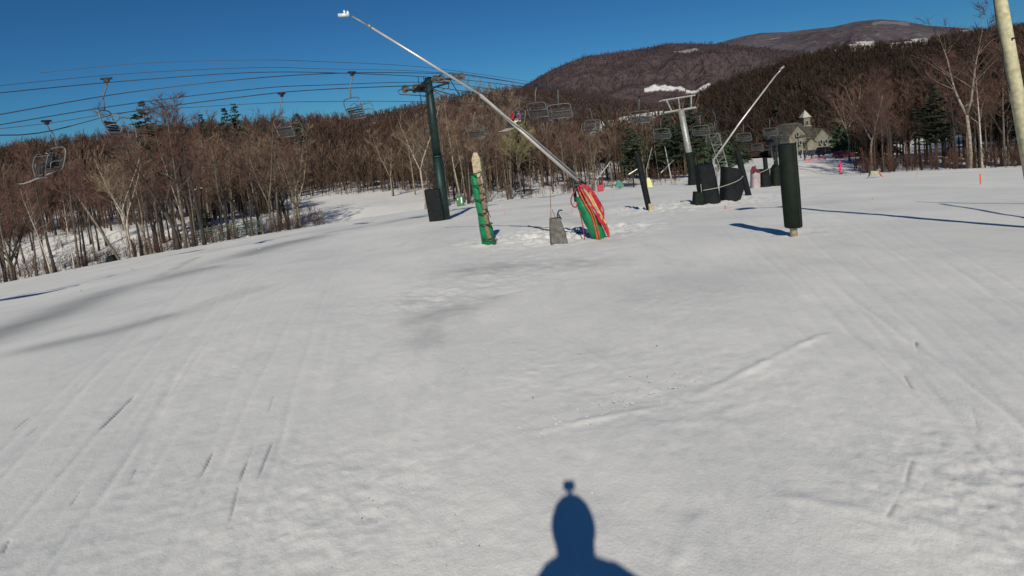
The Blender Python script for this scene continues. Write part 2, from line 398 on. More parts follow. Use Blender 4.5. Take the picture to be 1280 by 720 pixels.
# ------------------------------------------------------------------ hills and mountains
def interp(pts, x):
    xs = [p[0] for p in pts]; ys = [p[1] for p in pts]
    return np.interp(x, xs, ys)
def hor(px): return 213 - math.tan(PITCH) * F / math.cos(ROLL) + (640 - px) * math.tan(ROLL)
class Hill:
    def __init__(s, ridge, D0, D1, seed, amp, zfoot=None, fields=(), field_strength=1.0):
        s.r, s.D0, s.D1, s.seed, s.amp, s.fields = ridge, D0, D1, seed, amp, fields
        s.a, s.b = ridge[0][0], ridge[-1][0]; s.zf = zfoot
    def pt(s, px, t):
        px = np.asarray(px, float); t = np.asarray(t, float)
        D = s.D0 + (s.D1 - s.D0) * t
        py = np.interp(px, [p[0] for p in s.r], [p[1] for p in s.r])
        py = py + s.amp * 12 * vnoise(px / 60., px * 0, s.seed) / 12
        # the ray of the ridge point
        dx = fw.x * F + RT.x * (px - PX0) + UP.x * (PY0 - py); dy = fw.y * F + RT.y * (px - PX0) + UP.y * (PY0 - py); dz = fw.z * F + RT.z * (px - PX0) + UP.z * (PY0 - py)
        zr = 2 + dz / dy * s.D1; u = dx / dy
        zf = s.zf if s.zf is not None else -24.
        w = np.where(t <= 1, t, 1 - (t - 1) * 1.6)
        z = zf + (zr - zf) * w + (zr - zf) * .16 * fbm(px / 45., t * 5, s.seed + 3, 5) * np.clip(1 - abs(w * 2 - 1), 0, 1) * 1.5
        return u * D, D, z
    def mesh(s, name, material, nx, nt, snow=None):
        px = np.linspace(s.a, s.b, nx); t = np.concatenate([np.linspace(0, 1, nt), [1.15, 1.5]])
        A, T = np.meshgrid(px, t); X, Y, Z = s.pt(A, T)
        V = np.stack([X.ravel(), np.broadcast_to(Y, X.shape).ravel(), Z.ravel()], 1)
        n = len(px); i = np.arange(len(t) - 1)[:, None]; j = np.arange(n - 1)[None, :]
        Fq = np.stack([i * n + j, i * n + j + 1, (i + 1) * n + j + 1, (i + 1) * n + j], -1).reshape(-1, 4)
        me = bpy.data.meshes.new(name); me.from_pydata(V.tolist(), [], Fq.tolist()); me.update()
        me.materials.append(material)
        fm = np.zeros(A.shape, np.float32)
        for fd in s.fields: fm = np.maximum(fm, s.field_mask(A, T, fd))
        at = me.attributes.new('field', 'FLOAT', 'POINT'); at.data.foreach_set('value', fm.ravel().astype(np.float32))
        me.polygons.foreach_set('use_smooth', [True] * len(me.polygons))
        o = bpy.data.objects.new(name, me); COL.objects.link(o); return tag(o, kind='structure')
    def field_mask(s, px, t, fd, grow=1.0):
        # fd: polyline of (px, t) with half-height in t
        pts, hw, k = fd
        xs = [p[0] for p in pts]; c = np.interp(px, xs, [p[1] for p in pts])
        w = np.clip(1.1 - np.abs(t - c) / (hw * grow) + .55 * vnoise(px / 2.2, t * 70, 5) + .25 * vnoise(px / 9., t * 20, 6), 0, 1) * (px > xs[0]) * (px < xs[-1])
        return np.clip(w * 3, 0, 1) * k
def hill_mat(name, c1, c2, scale, snowfloor=.0, floorcol=(.5, .5, .52)):
    mt = bpy.data.materials.new(name); mt.use_nodes = True; nt = mt.node_tree; b = nt.nodes['Principled BSDF']; L = nt.links.new; N = nt.nodes.new
    tc = N('ShaderNodeTexCoord'); n = N('ShaderNodeTexNoise'); n.inputs['Scale'].default_value = scale; n.inputs['Detail'].default_value = 8; n.inputs['Roughness'].default_value = .65
    L(tc.outputs['Object'], n.inputs['Vector'])
    r = N('ShaderNodeMapRange'); r.inputs['From Min'].default_value = .38; r.inputs['From Max'].default_value = .64; L(n.outputs['Fac'], r.inputs['Value'])
    mx = N('ShaderNodeMix'); mx.data_type = 'RGBA'; mx.inputs['A'].default_value = (*c1, 1); mx.inputs['B'].default_value = (*c2, 1); L(r.outputs[0], mx.inputs['Factor'])
    n2 = N('ShaderNodeTexNoise'); n2.inputs['Scale'].default_value = scale * 7; n2.inputs['Detail'].default_value = 6; L(tc.outputs['Object'], n2.inputs['Vector'])
    r2 = N('ShaderNodeMapRange'); r2.inputs['From Min'].default_value = .56; r2.inputs['From Max'].default_value = .72; r2.inputs['To Max'].default_value = snowfloor; L(n2.outputs['Fac'], r2.inputs['Value'])
    m2 = N('ShaderNodeMix'); m2.data_type = 'RGBA'; m2.inputs['B'].default_value = (*floorcol, 1); L(mx.outputs['Result'], m2.inputs['A']); L(r2.outputs[0], m2.inputs['Factor'])
    at = N('ShaderNodeAttribute'); at.attribute_name = 'field'
    m3 = N('ShaderNodeMix'); m3.data_type = 'RGBA'; m3.inputs['B'].default_value = (.75, .76, .78, 1); L(m2.outputs['Result'], m3.inputs['A']); L(at.outputs['Fac'], m3.inputs['Factor'])
    L(m3.outputs['Result'], b.inputs['Base Color']); b.inputs['Roughness'].default_value = .95; b.inputs['Specular IOR Level'].default_value = .1
    bp = N('ShaderNodeBump'); bp.inputs['Strength'].default_value = .8; bp.inputs['Distance'].default_value = .12 / scale; L(n2.outputs['Fac'], bp.inputs['Height']); L(bp.outputs[0], b.inputs['Normal'])
    return mt
hl = Hill([(-900, 300), (-500, 262), (-100, 214), (0, 198), (80, 191), (160, 178), (300, 168), (400, 162), (480, 163), (560, 172), (640, 190), (700, 215), (760, 250)], 190, 450, 11, 2, zfoot=-19)
h2 = Hill([(260, 190), (340, 172), (420, 156), (480, 141), (560, 122), (650, 110), (720, 116), (800, 132), (880, 150)], 600, 1500, 12, 2, zfoot=-20)
hc = Hill([(540, 196), (620, 183), (690, 172), (730, 157), (780, 146), (825, 139), (880, 138), (960, 146), (1060, 160), (1150, 175)], 330, 720, 13, 1.5, zfoot=-34, fields=(([(706, .74), (750, .82), (830, .86)], .16, 1.), ([(640, .66), (690, .70), (740, .78)], .06, .7)))
m1 = Hill([(560, 150), (610, 128), (655, 107), (690, 87), (730, 71), (770, 65), (800, 61), (835, 54), (870, 54), (900, 55), (950, 60), (1000, 66), (1100, 80), (1250, 110)], 1400, 2600, 14, 1.5, zfoot=-40,
          fields=(([(801, .268), (845, .274), (884, .292)], .017, .75), ([(842, .84), (872, .87)], .015, .25)))
m2 = Hill([(820, 72), (880, 58), (900, 53), (925, 46), (950, 41), (985, 40), (1000, 38), (1040, 34), (1070, 27), (1100, 24), (1130, 26), (1160, 32), (1210, 36), (1260, 45), (1400, 70), (1700, 110)], 3200, 5200, 15, 1.2, zfoot=0,
          fields=(([(1090, .90), (1112, .92), (1136, .93)], .05, .10), ([(940, .84), (975, .86)], .02, .10)))
hr = Hill([(820, 150), (860, 131), (900, 112), (940, 97), (1000, 79), (1050, 68), (1100, 62), (1160, 57), (1200, 48), (1240, 41), (1280, 40), (1400, 22), (1700, -30), (2400, -60)], 240, 900, 16, 2, zfoot=-24,
          fields=(([(1060, .955), (1092, .965)], .012, .8), ([(1108, .975), (1160, .98)], .010, .9)))
MH = hill_mat('bare_wooded_hillside', (.060, .038, .030), (.085, .052, .040), .02, .35)
hl.mesh('hillside', MH, 160, 50); hc.mesh('hillside', hill_mat('valley_woods', (.045, .036, .028), (.07, .05, .038), .012, .3), 240, 60)
hr.mesh('hillside', hill_mat('dark_wooded_hillside', (.036, .022, .016), (.055, .033, .024), .012, .12), 260, 60)
h2.mesh('hillside', hill_mat('far_wooded_hillside', (.058, .040, .035), (.085, .058, .05), .006, .2), 160, 50)
m1.mesh('mountain', hill_mat('mountain_woods', (.060, .044, .047), (.092, .068, .072), .0035, .25, (.16, .14, .15)), 500, 160)
m2.mesh('mountain', hill_mat('far_mountain_woods', (.055, .048, .056), (.10, .088, .10), .002, .45, (.20, .18, .20)), 400, 100)

# ------------------------------------------------------------------ forests that read as one mass
def brush_template(seed, H, nt, spread, w, trunk=.12, low=.35):
    """low-poly bare tree as numpy triangles: trunk plus fanning twigs"""
    R = random.Random(seed); T = []
    T.append([(-trunk, 0, 0), (trunk, 0, 0), (0, 0, H * .9)]); T.append([(0, -trunk, 0), (0, trunk, 0), (0, 0, H * .9)])
    for k in range(nt):
        z0 = H * R.uniform(low, .85); a = R.uniform(0, 2 * PI); L = H * R.uniform(.18, .42) * spread
        tilt = R.uniform(.25, .9); b = Vector((0, 0, z0)); e = b + Vector((math.cos(a) * math.sin(tilt), math.sin(a) * math.sin(tilt), math.cos(tilt))) * L
        s = Vector((-math.sin(a), math.cos(a), R.uniform(-.6, .6))) * w * R.uniform(.6, 1.3)
        if R.random() < .5: T.append([tuple(b), tuple(e - s), tuple(e + s)])
        else: T.append([tuple(b - s * .5), tuple(b + s * .5), tuple(e)])
    return np.array(T)
def forest(name, label, temps, spots, material):
    allv = []
    R = random.Random(99)
    for (x, y, z, s) in spots:
        t = temps[R.randrange(len(temps))]; a = R.uniform(0, 6.28); c, sn = math.cos(a), math.sin(a)
        q = t * np.array([s * R.uniform(.85, 1.15), s, s * R.uniform(.8, 1.2)])
        q = np.stack([q[..., 0] * c - q[..., 1] * sn + x, q[..., 0] * sn + q[..., 1] * c + y, q[..., 2] + z], -1)
        allv.append(q.reshape(-1, 3))
    V = np.concatenate(allv).astype(np.float32); n = len(V)
    me = bpy.data.meshes.new(name); me.vertices.add(n); me.vertices.foreach_set('co', V.ravel())
    me.loops.add(n); me.loops.foreach_set('vertex_index', np.arange(n, dtype=np.int32))
    me.polygons.add(n // 3); me.polygons.foreach_set('loop_start', np.arange(0, n, 3, dtype=np.int32)); me.update()
    me.materials.append(material)
    o = bpy.data.objects.new(name, me); COL.objects.link(o); tag(o, label, kind='stuff'); return o
def mass_mat(name, c1, c2, sc=.03):
    return mat(name, c1, .95, 0, sc, col2=c2, spec=.1)
def s_is_hc(h): return h is hc
def hill_spots(h, n, seed, smin, smax, t0=0., t1=1.02, a=None, b=None, skip=None):
    R = random.Random(seed); out = []
    a = h.a if a is None else a; b = h.b if b is None else b
    px = np.array([R.uniform(a, b) for _ in range(n)]); t = np.array([t0 + (t1 - t0) * R.random() ** .75 for _ in range(n)])
    X, Y, Z = h.pt(px, t)
    keep = np.ones(n, bool)
    for fd in h.fields:
        if fd[2] > .4: keep &= (h.field_mask(px, t, fd, 2.0 if s_is_hc(h) else 1.3) < .15)
    for i in range(n):
        if keep[i]: out.append((X[i], Y[i], Z[i] - .3, R.uniform(smin, smax)))
    return out
tA = [brush_template(100 + k, 12, 46, 1., .16, .14) for k in range(6)]
tB = [brush_template(120 + k, 11.5, 34, 1.2, .24, .15, .3) for k in range(7)]
tC = [brush_template(140 + k, 11, 16, 1.3, .8, .3, .1) for k in range(5)]
def cone_template(seed, H, nt):
    R = random.Random(seed); T = []
    for k in range(nt):
        z = H * (.08 + .9 * k / nt); rr = H * .2 * (1 - z / H) + .15; a = R.uniform(0, 6.28)
        s = Vector((-math.sin(a), math.cos(a), 0)) * rr * .5
        b = Vector((0, 0, z + rr * .5)); e = Vector((math.cos(a) * rr, math.sin(a) * rr, z - rr * .15))
        T.append([tuple(b), tuple(e - s), tuple(e + s)])
    return np.array(T)
tK = [cone_template(160 + k, 13, 46) for k in range(4)]
forest('bare_forest', 'reddish brown mass of bare woods covering the hill on the left', tA, hill_spots(hl, 7500, 1, .6, 1.15, 0, 1.03, -160, 760), mass_mat('bare_forest_brown', (.105, .066, .050), (.064, .044, .036)))
forest('bare_forest', 'brown bare woods on the low hill in the middle distance', tB, hill_spots(hc, 5000, 2, .5, 1.1), mass_mat('valley_forest_brown', (.085, .060, .043), (.045, .036, .026)))
forest('bare_forest', 'dark reddish brown woods covering the hill on the right', tB, hill_spots(hr, 12000, 3, .5, 1.2, 0, 1.02, 820, 1500), mass_mat('dark_forest_brown', (.055, .036, .027), (.030, .022, .017)))
forest('bare_forest', 'brown woods on the ridge behind the main lift tower', tC, hill_spots(h2, 7000, 4, .5, 1.1), mass_mat('ridge_forest_brown', (.085, .055, .046), (.055, .04, .034), .01))
forest('bare_forest', 'purple brown woods on the mountain', tC, hill_spots(m1, 11000, 5, .4, 1.0, .2), mass_mat('mountain_forest_brown', (.078, .056, .064), (.052, .040, .048), .006))
sp = [s for s in hill_spots(hr, 260, 6, .6, 1.2, .02, .5, 860, 1300)] + [s for s in hill_spots(hc, 160, 8, .6, 1.1, 0, .7, 700, 1100)]
forest('evergreen_forest', 'dark evergreens scattered through the woods below the right hill', tK, sp, M_need())
# woods on the floor of the valley between the trail and the hills
spots = []
R_ = random.Random(5)
while len(spots) < 4200:
    px = R_.uniform(-250, 1650); D = 108 + 222 * R_.random() ** 1.5
    if 350 < px < 535 and D < 195: continue
    if 1105 < px < 1225 and D < 175: continue
    if 875 < px < 1075 and D < 330: continue
    if 560 < px < 760 and D < 150 and R_.random() < .5: continue
    x = (px - 640) / 720 * D; spots.append((x, D, g(x, D) - .2, R_.uniform(.55, 1.15)))
forest('bare_forest', 'grey brown bare woods filling the valley below the trail', tA, spots, mass_mat('valley_floor_brown', (.12, .085, .062), (.07, .047, .037)))
spots = []
for k in range(1500):
    px = R_.uniform(1068, 1700); D = 84 + 150 * R_.random() ** 1.4
    if 1105 < px < 1225 and 92 < D < 175: continue
    x = (px - 640) / 720 * D; spots.append((x, D, g(x, D) - .2, R_.uniform(.6, 1.15) * min(1, .62 + max(0, px - 1068) / 260)))
forest('dark_woods', 'dense dark bare woods behind the first trees on the right', tA, spots, mass_mat('dark_woods_brown', (.05, .034, .024), (.025, .018, .013)))
spots = []
for k in range(100):
    px = R_.uniform(1075, 1600); D = R_.uniform(110, 200)
    if 1105 < px < 1225 and 90 < D < 175: continue
    x = (px - 640) / 720 * D; spots.append((x, D, g(x, D) - .2, R_.uniform(.5, 1.05)))
for k in range(26):
    px = R_.uniform(1046, 1078); D = R_.uniform(125, 215); x = (px - 640) / 720 * D; spots.append((x, D, g(x, D) - .2, R_.uniform(.35, .9)))
for k in range(60):
    px = R_.uniform(780, 940); D = R_.uniform(110, 200); x = (px - 640) / 720 * D; spots.append((x, D, g(x, D) - .2, R_.uniform(.5, .95)))
forest('evergreen_woods', 'dark evergreens between the bare trees on the right and by the lodge', tK, spots, M_need())
spots = []
for k in range(420):
    px = R_.uniform(330, 640); D = R_.uniform(162, 200); x = (px - 640) / 720 * D; spots.append((x, D, g(x, D) - .2, R_.uniform(.35, 1.1)))
forest('bare_woods', 'brown bare woods along the far edge of the snowy clearing', tA, spots, mass_mat('valley_floor_brown', (.12, .085, .062), (.07, .047, .037)))
# brush along the trail edges
spots = []
tS = [brush_template(180 + k, 2.0, 34, 1.8, .02, .02, .02) for k in range(4)]
for k in range(380):
    px = R_.uniform(1075, 1500); D = R_.uniform(50, 82); x = (px - 640) / 720 * D; spots.append((x, D, g(x, D) - .1, R_.uniform(.6, 1.1)))
for k in range(800):
    px = R_.uniform(-150, 400); D = R_.uniform(54, 108); x = (px - 640) / 720 * D; spots.append((x, D, g(x, D) - .1, R_.uniform(.4, 1.)))
for k in range(140):
    px = R_.uniform(540, 880); D = R_.uniform(76, 98); x = (px - 640) / 720 * D; spots.append((x, D, g(x, D) - .1, R_.uniform(.5, 1.2)))
forest('undergrowth', 'low reddish brown brush along the edges of the woods', tS, spots, mass_mat('brush_brown', (.10, .05, .035), (.05, .03, .024), .1))

# ------------------------------------------------------------------ individual trees
def tree_proto(seed, H=14., r=.16, style='forest', bark=None, twig=None, leaders=1, wide=1.0, lean=0.):
    R = random.Random(seed); tr = MB(); cw = MB()
    def branch(p, d, L, rad, depth, upw):
        n = 4 if depth == 0 else 3; pts = [p]; q = p.copy(); dd = d.copy()
        for k in range(n):
            dd = (dd + Vector((R.gauss(0, .19), R.gauss(0, .19), R.gauss(0, .12) + upw))).normalized(); q = q + dd * (L / n); pts.append(q.copy())
        if depth < 2: tr.tube(pts, [rad * (1 - .75 * i / n) for i in range(n + 1)], 4 if depth == 0 else 3, cap=False)
        else: cw.tube(pts, [rad * (1 - .8 * i / n) for i in range(n + 1)], 3, cap=False)
        return pts
    def sprig(p, d, L, w):
        s = d.orthogonal().normalized(); s = (Matrix.Rotation(R.uniform(0, 6.28), 3, d) @ s) * w
        m_ = p + d * L * .5 + Vector((R.gauss(0, .04), R.gauss(0, .04), R.gauss(0, .04))) * L
        cw.add([p - s, p + s, m_ + s * .6, p + d * L, m_ - s * .6], [(0, 1, 2, 3, 4)])
    tips = []
    tops = []
    base = Vector((0, 0, -.3)); ang0 = R.uniform(0, 6.28)
    split = H * R.uniform(.25, .45) if leaders > 1 else 0
    trunk_paths = []
    if leaders > 1:
        pts = [base + Vector((R.gauss(0, .05) * k, R.gauss(0, .05) * k, (split + .3) * k / 3)) for k in range(4)]
        tr.tube(pts, [r * (1.25 if k == 0 else 1 - .06 * k) for k in range(4)], 7)
        for l in range(leaders):
            a = ang0 + l * 2 * PI / leaders + R.gauss(0, .3); q = pts[-1].copy(); path = [q.copy()]; d = Vector((math.cos(a) * .42 * wide, math.sin(a) * .42 * wide, 1)).normalized()
            LL = (H - split) * R.uniform(.82, 1.05)
            for k in range(6):
                d = (d + Vector((R.gauss(0, .07), R.gauss(0, .07), .10))).normalized(); q = q + d * LL / 6; path.append(q.copy())
            rr = r * .72; tr.tube(path, [rr * (1 - .93 * k / 6) for k in range(7)], 6); trunk_paths.append((path, rr))
    else:
        path = []; q = base.copy(); d = Vector((lean, 0, 1)).normalized()
        for k in range(9):
            path.append(q.copy()); d = (d + Vector((R.gauss(0, .035), R.gauss(0, .035), .02))).normalized(); q = q + d * (H + .3) / 8
        tr.tube(path, [r * (1.3 if k == 0 else (1 - .95 * k / 8)) for k in range(9)], 7); trunk_paths.append((path, r))
    for path, rr in trunk_paths:
        nb = int((15 if style == 'forest' else 17) / (1 if leaders == 1 else 1.5))
        for k in range(nb):
            f = R.uniform(.36 if style == 'forest' else .2, .97) if leaders == 1 else R.uniform(.08, .97); ix = f * (len(path) - 1); i = int(ix); p = path[i].lerp(path[min(i + 1, len(path) - 1)], ix - i)
            a = R.uniform(0, 6.28); up = R.uniform(.6, 1.5) if style == 'forest' else R.uniform(.5, 1.4)
            d = Vector((math.cos(a), math.sin(a), up)).normalized(); L = H * (.24 * (1 - f * .72) + .04) * wide * R.uniform(.7, 1.25)
            rad = max(.016, rr * (1 - f) * .38); pts = branch(p, d, L, rad, 0, .07)
            for j in range(R.randint(4, 6)):
                ff = R.uniform(.2, 1); jx = ff * (len(pts) - 1); jj = int(jx); p2 = pts[jj].lerp(pts[min(jj + 1, len(pts) - 1)], jx - jj)
                d2 = (d + Vector((R.gauss(0, .55), R.gauss(0, .55), R.gauss(.15, .35)))).normalized(); L2 = L * R.uniform(.3, .6)
                pt2 = branch(p2, d2, L2, max(.011, rad * .4), 2, .05)
                for w in range(R.randint(8, 11)):
                    kx = R.uniform(.2, 1) * (len(pt2) - 1); kk = int(kx); p3 = pt2[kk].lerp(pt2[min(kk + 1, len(pt2) - 1)], kx - kk)
                    d3 = (d2 + Vector((R.gauss(0, .5), R.gauss(0, .5), R.gauss(.2, .35)))).normalized(); sprig(p3, d3, R.uniform(.4, 1.1), .016)
    root = thing('bare_tree', 'bare tree', 'tree')
    tr.build('trunk', bark, root, smooth=True); cw.build('crown', twig, root)
    root['H'] = H
    return root
def conifer_proto(seed, H=12., kind='spruce'):
    R = random.Random(seed); tr = MB(); cw = MB()
    tr.tube([(0, 0, -.3), (R.gauss(0, .05), 0, H * .5), (0, R.gauss(0, .08), H * .98)], [.17, .1, .015], 7)
    z = H * (.08 if kind == 'spruce' else .3)
    while z < H * .985:
        f = z / H; rr = (H * .19 * (1 - f) ** .8 + .12) if kind == 'spruce' else H * .25 * (math.sin(min(1, (1 - f) * 1.5) * PI / 2)) * R.uniform(.55, 1.25) + .15
        for k in range(6 if kind == 'spruce' else 4):
            a = R.uniform(0, 6.28); L = rr * R.uniform(.65, 1.2); droop = R.uniform(-.35, -.05) if kind == 'spruce' else R.uniform(-.05, .5)
            d = Vector((math.cos(a), math.sin(a), droop)).normalized(); p = Vector((0, 0, z)); tr.tube([p, p + d * L], [.025, .008], 3, cap=False)
            sd = Vector((-math.sin(a), math.cos(a), 0))
            n = max(4, int(L * 9))
            for j in range(n):
                ff = (j + R.random()) / n; ff = .15 + .85 * ff; q = p + d * L * ff; s_ = 1 if j % 2 else -1
                w = L * .30 * (1 - ff * .55) + .12; e = q + (sd * s_ * R.uniform(.5, 1.1) + d * R.uniform(.2, .7)).normalized() * w + Vector((0, 0, R.uniform(-.14, .10)))
                t = (d * .5 + Vector((0, 0, R.gauss(0, .6)))).normalized() * (.09 + .05 * R.random())
                cw.add([q - t, e - t * .5, e + t * .7, q + t], [(0, 1, 2, 3)])
        z += H * (.028 if kind == 'spruce' else .027) * R.uniform(.7, 1.3)
    root = thing('evergreen_tree', 'evergreen', 'tree'); root['H'] = H
    tr.build('trunk', M_barkd(), root, smooth=True); cw.build('crown', M_need(), root); return root

PR = {}
PR['grey'] = [tree_proto(k, 14, .15, 'forest', M_bark(), M_twigr()) for k in (1, 2, 3, 4)]
M_barkt = lambda: mat('tan_bark', (.20, .165, .12), .95, .35, 4, objvar=.35)
PR['tan'] = [tree_proto(k, 14, .15, 'forest', M_barkt(), M_twigt(), wide=1.15) for k in (5, 6)] + [tree_proto(7, 14, .16, 'forest', M_barkt(), M_twigt(), leaders=2)]
PR['dark'] = [tree_proto(k, 14, .17, 'forest', M_barkd(), M_twigr()) for k in (8, 9, 10)] + [tree_proto(15, 14, .18, 'forest', M_barkd(), M_twigr(), leaders=2)]
PR['pale'] = [tree_proto(11, 14, .12, 'forest', M_barkp(), M_twigr()), tree_proto(12, 14, .13, 'forest', M_barkp(), M_twigt(), leaders=2)]
PR['olive'] = [tree_proto(13, 9, .11, 'open', M_bark(), M_twigy(), leaders=3, wide=1.2)]
M_barkl = lambda: mat('light_grey_bark', (.24, .20, .16), .95, .35, 4)
PR['open'] = [tree_proto(14, 14, .17, 'open', M_barkl(), M_twigr(), leaders=3, wide=1.4), tree_proto(16, 14, .16, 'open', M_barkl(), M_twigr(), leaders=2, wide=1.25)]
PR['spruce'] = [conifer_proto(21), conifer_proto(22)]
PR['pine'] = [conifer_proto(23, 12, 'pine'), conifer_proto(24, 12, 'pine')]
used = set()
BASE = {'spruce': 'spruce_tree', 'pine': 'pine_tree', 'pale': 'birch_tree'}
def plant(kind, px, D, H, label, group=None, which=None, rz=None, cat='tree', tilt=(0, 0), py=None):
    L = PR[kind]; i = which if which is not None else rnd.randrange(len(L)); p = L[i]
    c = p if (kind, i) not in used else copy_tree(p)
    used.add((kind, i))
    q = ground_at(px, D); s = H / p['H']
    c.name = BASE.get(kind, 'bare_tree'); c.location = q; c.scale = (s, s, s)
    c.rotation_euler = (tilt[0], tilt[1], rz if rz is not None else rnd.uniform(0, 6.28))
    tag(c, label, cat, group)
    if group is None and 'group' in c: del c['group']
    return c
# landmark trees
plant('pale', 166, 60, 10.8, 'white-barked forked birch standing out alone before the dark woods on the left', which=1, rz=1.2)
plant('pale', 64, 54, 8.4, 'thin straight birch at the snow edge on the far left', which=0, rz=.3)
plant('pale', 93, 50, 6.4, 'short slender white birch whose foot meets the trail edge, right of the straight birch', which=0, rz=2)
plant('pine', 205, 88, 22.0, 'tall dark pine with a ragged top breaking the skyline on the left', which=0)
plant('spruce', 268, 150, 24.5, 'small pointed spruce on the skyline just right of the tall ragged pine', which=0)
plant('spruce', 297, 150, 26, 'left one of the two close spruces on the skyline', which=1)
plant('spruce', 310, 155, 27.5, 'right one of the two close spruces on the skyline', which=0)
plant('spruce', 383, 230, 29, 'lone small spruce top on the skyline midway to the main lift tower', which=1)
plant('pale', 532, 78, 14.5, 'tall pale forked tree just left of the dark green lift tower', which=1, rz=.2)
plant('olive', 652, 84, 10.5, 'yellowish green twiggy tree behind the long snow gun boom', which=0)
plant('open', 1091, 72, 12.0, 'pale bare tree with wide limbs at the edge of the right-hand woods', which=1, rz=.5)
plant('open', 1062, 100, 13.5, 'pale many-limbed bare tree spreading above the lodge', which=0, rz=1.4)
plant('open', 1213, 58, 15.6, 'tallest pale tree of the right-hand woods, rising above the ridge', which=1, rz=2.5)
plant('pale', 1228, 62, 12.6, 'slim white trunk close to the tallest pale tree on the right', which=0, rz=4)
plant('pine', 868, 92, 12.5, 'broad dark evergreen behind the galvanised T-shaped tower', which=1)
plant('pine', 838, 100, 12.0, 'bushy olive-dark pine left of the galvanised T-shaped tower', which=0)
plant('pine', 262, 78, 5.4, 'low dark evergreen bush behind the net fence on the left', which=1)
def scatter(n, pxr, Dr, Hf, kinds, labels, grp, skip=None):
    made = 0
    while made < n:
        px = rnd.uniform(*pxr); D = Dr[0] + (Dr[1] - Dr[0]) * rnd.random() ** 1.2
        if skip and skip(px, D): continue
        k = rnd.choices([a for a, _ in kinds], [b for _, b in kinds])[0]
        plant(k, px, D, Hf(px, D) * rnd.uniform(.8, 1.12), labels[k], grp + {'pine': ' (pines)', 'pale': ' (birches)', 'grey': '', 'tan': '', 'dark': '', 'spruce': ' (spruces)'}[k] if False else grp)
        made += 1
def LB(where):
    return {'grey': 'bare grey-trunked tree with reddish twigs ' + where, 'tan': 'bare tree with tan twigs ' + where, 'dark': 'bare dark-trunked tree ' + where,
            'pale': 'bare white-barked tree ' + where, 'spruce': 'dark pointed evergreen ' + where, 'pine': 'dark ragged evergreen ' + where}
scatter(92, (-60, 260), (56, 125), lambda p, D: 11.3 + .012 * max(p, 0) + .02 * (D - 60), [('grey', 5), ('dark', 7), ('tan', 1), ('pale', .35)], LB('below the left end of the trail edge'), 'trees below the left end of the trail edge')
scatter(50, (235, 400), (66, 130), lambda p, D: 13.4 + .02 * (D - 60), [('grey', 5), ('tan', 4), ('dark', 3), ('pale', .4)], LB('between the birch and the snowy clearing'), 'trees between the birch and the snowy clearing', lambda p, D: p > 375 and D > 80)
scatter(36, (470, 640), (84, 150), lambda p, D: 15.2, [('tan', 5), ('grey', 4), ('pale', 1), ('dark', 1)], LB('behind the dark green lift tower'), 'trees behind the dark green lift tower', lambda p, D: p < 535 and D < 135)
scatter(40, (625, 880), (84, 150), lambda p, D: 11.2, [('grey', 3), ('dark', 2), ('tan', 5), ('pale', .6), ('pine', .9)], LB('behind the red-hosed snow gun and the leaning posts'), 'trees behind the snow gun and the leaning posts')
scatter(72, (1078, 1320), (62, 112), lambda p, D: 9.6 + .021 * (p - 1078), [('dark', 6), ('grey', 2), ('spruce', .25), ('pine', .7), ('pale', .5)], LB('in the dark woods on the right'), 'trees in the dark woods on the right')
scatter(10, (885, 985), (240, 330), lambda p, D: 14, [('grey', 4), ('dark', 3), ('pine', 2)], LB('beyond the lift beside the lodge'), 'trees beyond the lift beside the lodge')
for k, px_ in enumerate((991, 1008, 1024, 1036, 1049)): plant('grey' if k % 2 else 'tan', px_, 165 + 9 * (k % 3), 9.5 + k % 3, 'bare tree standing in front of the lodge', 'trees in front of the lodge')
for k_, L_ in PR.items():
    for i_, p_ in enumerate(L_):
        if (k_, i_) not in used:
            for ch in list(p_.children): bpy.data.objects.remove(ch)
            bpy.data.objects.remove(p_)
for k in range(5): plant('tan', 604 + 12 * k, 128 + 3 * k, 23.5 + rnd.uniform(-1.5, 1), 'tall hazy bare treetop standing above the ridge line just right of the tall green tower', 'tall treetops above the ridge right of the green tower')
# leaning broken trunk
q = P(150, 322, 56); q.z = g(q.x, q.y) - .2; t_ = P(93, 240, 58)
b = MB(); b.tube([q, q.lerp(t_, .5) + Vector((0, 0, .15)), t_], [.13, .10, .05], 7)
o = b.build('leaning_trunk', M_bark(), origin=q, smooth=True); tag(o, 'bare broken trunk leaning left in front of the woods', 'tree')
br = MB(); a_ = q.lerp(t_, .7); br.tube([a_, a_ + Vector((.5, 0, 1.4))], [.03, .01], 4); br.build('branch', M_bark(), o)

# ------------------------------------------------------------------ lift towers
def ring_box(px, py, D, w, h, name): pass
def round_pts(c, r, n, axis=1):
    return [Vector((c[0] + r * math.cos(2 * PI * k / n), c[1], c[2] + r * math.sin(2 * PI * k / n))) for k in range(n)]
def sheave(mb, c, r, along, wd=.09, n=12):
    """wheel whose plane contains `along` and up"""
    a = Vector(along).normalized(); up = Vector((0, 0, 1)); s = a.cross(up).normalized(); up = s.cross(a); c = Vector(c)
    vs = []
    for side in (-1, 1):
        for rr in (r, r * .72):
            for k in range(n):
                t = 2 * PI * k / n; vs.append(c + s * (wd / 2 * side) + a * (rr * math.cos(t)) + up * (rr * math.sin(t)))
    fs = []
    for k in range(n):
        k2 = (k + 1) % n
        fs += [(k, k2, 2 * n + k2, 2 * n + k), (n + k2, n + k, 3 * n + k, 3 * n + k2), (k, n + k, n + k2, k2), (2 * n + k, 2 * n + k2, 3 * n + k2, 3 * n + k)]
    mb.add(vs, fs)
    mb.tube([c - s * wd * .6, c + s * wd * .6], r * .25, 8)
    for k in range(3):
        t = 2 * PI * k / 3; mb.tube([c, c + a * (r * .8 * math.cos(t)) + up * (r * .8 * math.sin(t))], .022, 4)

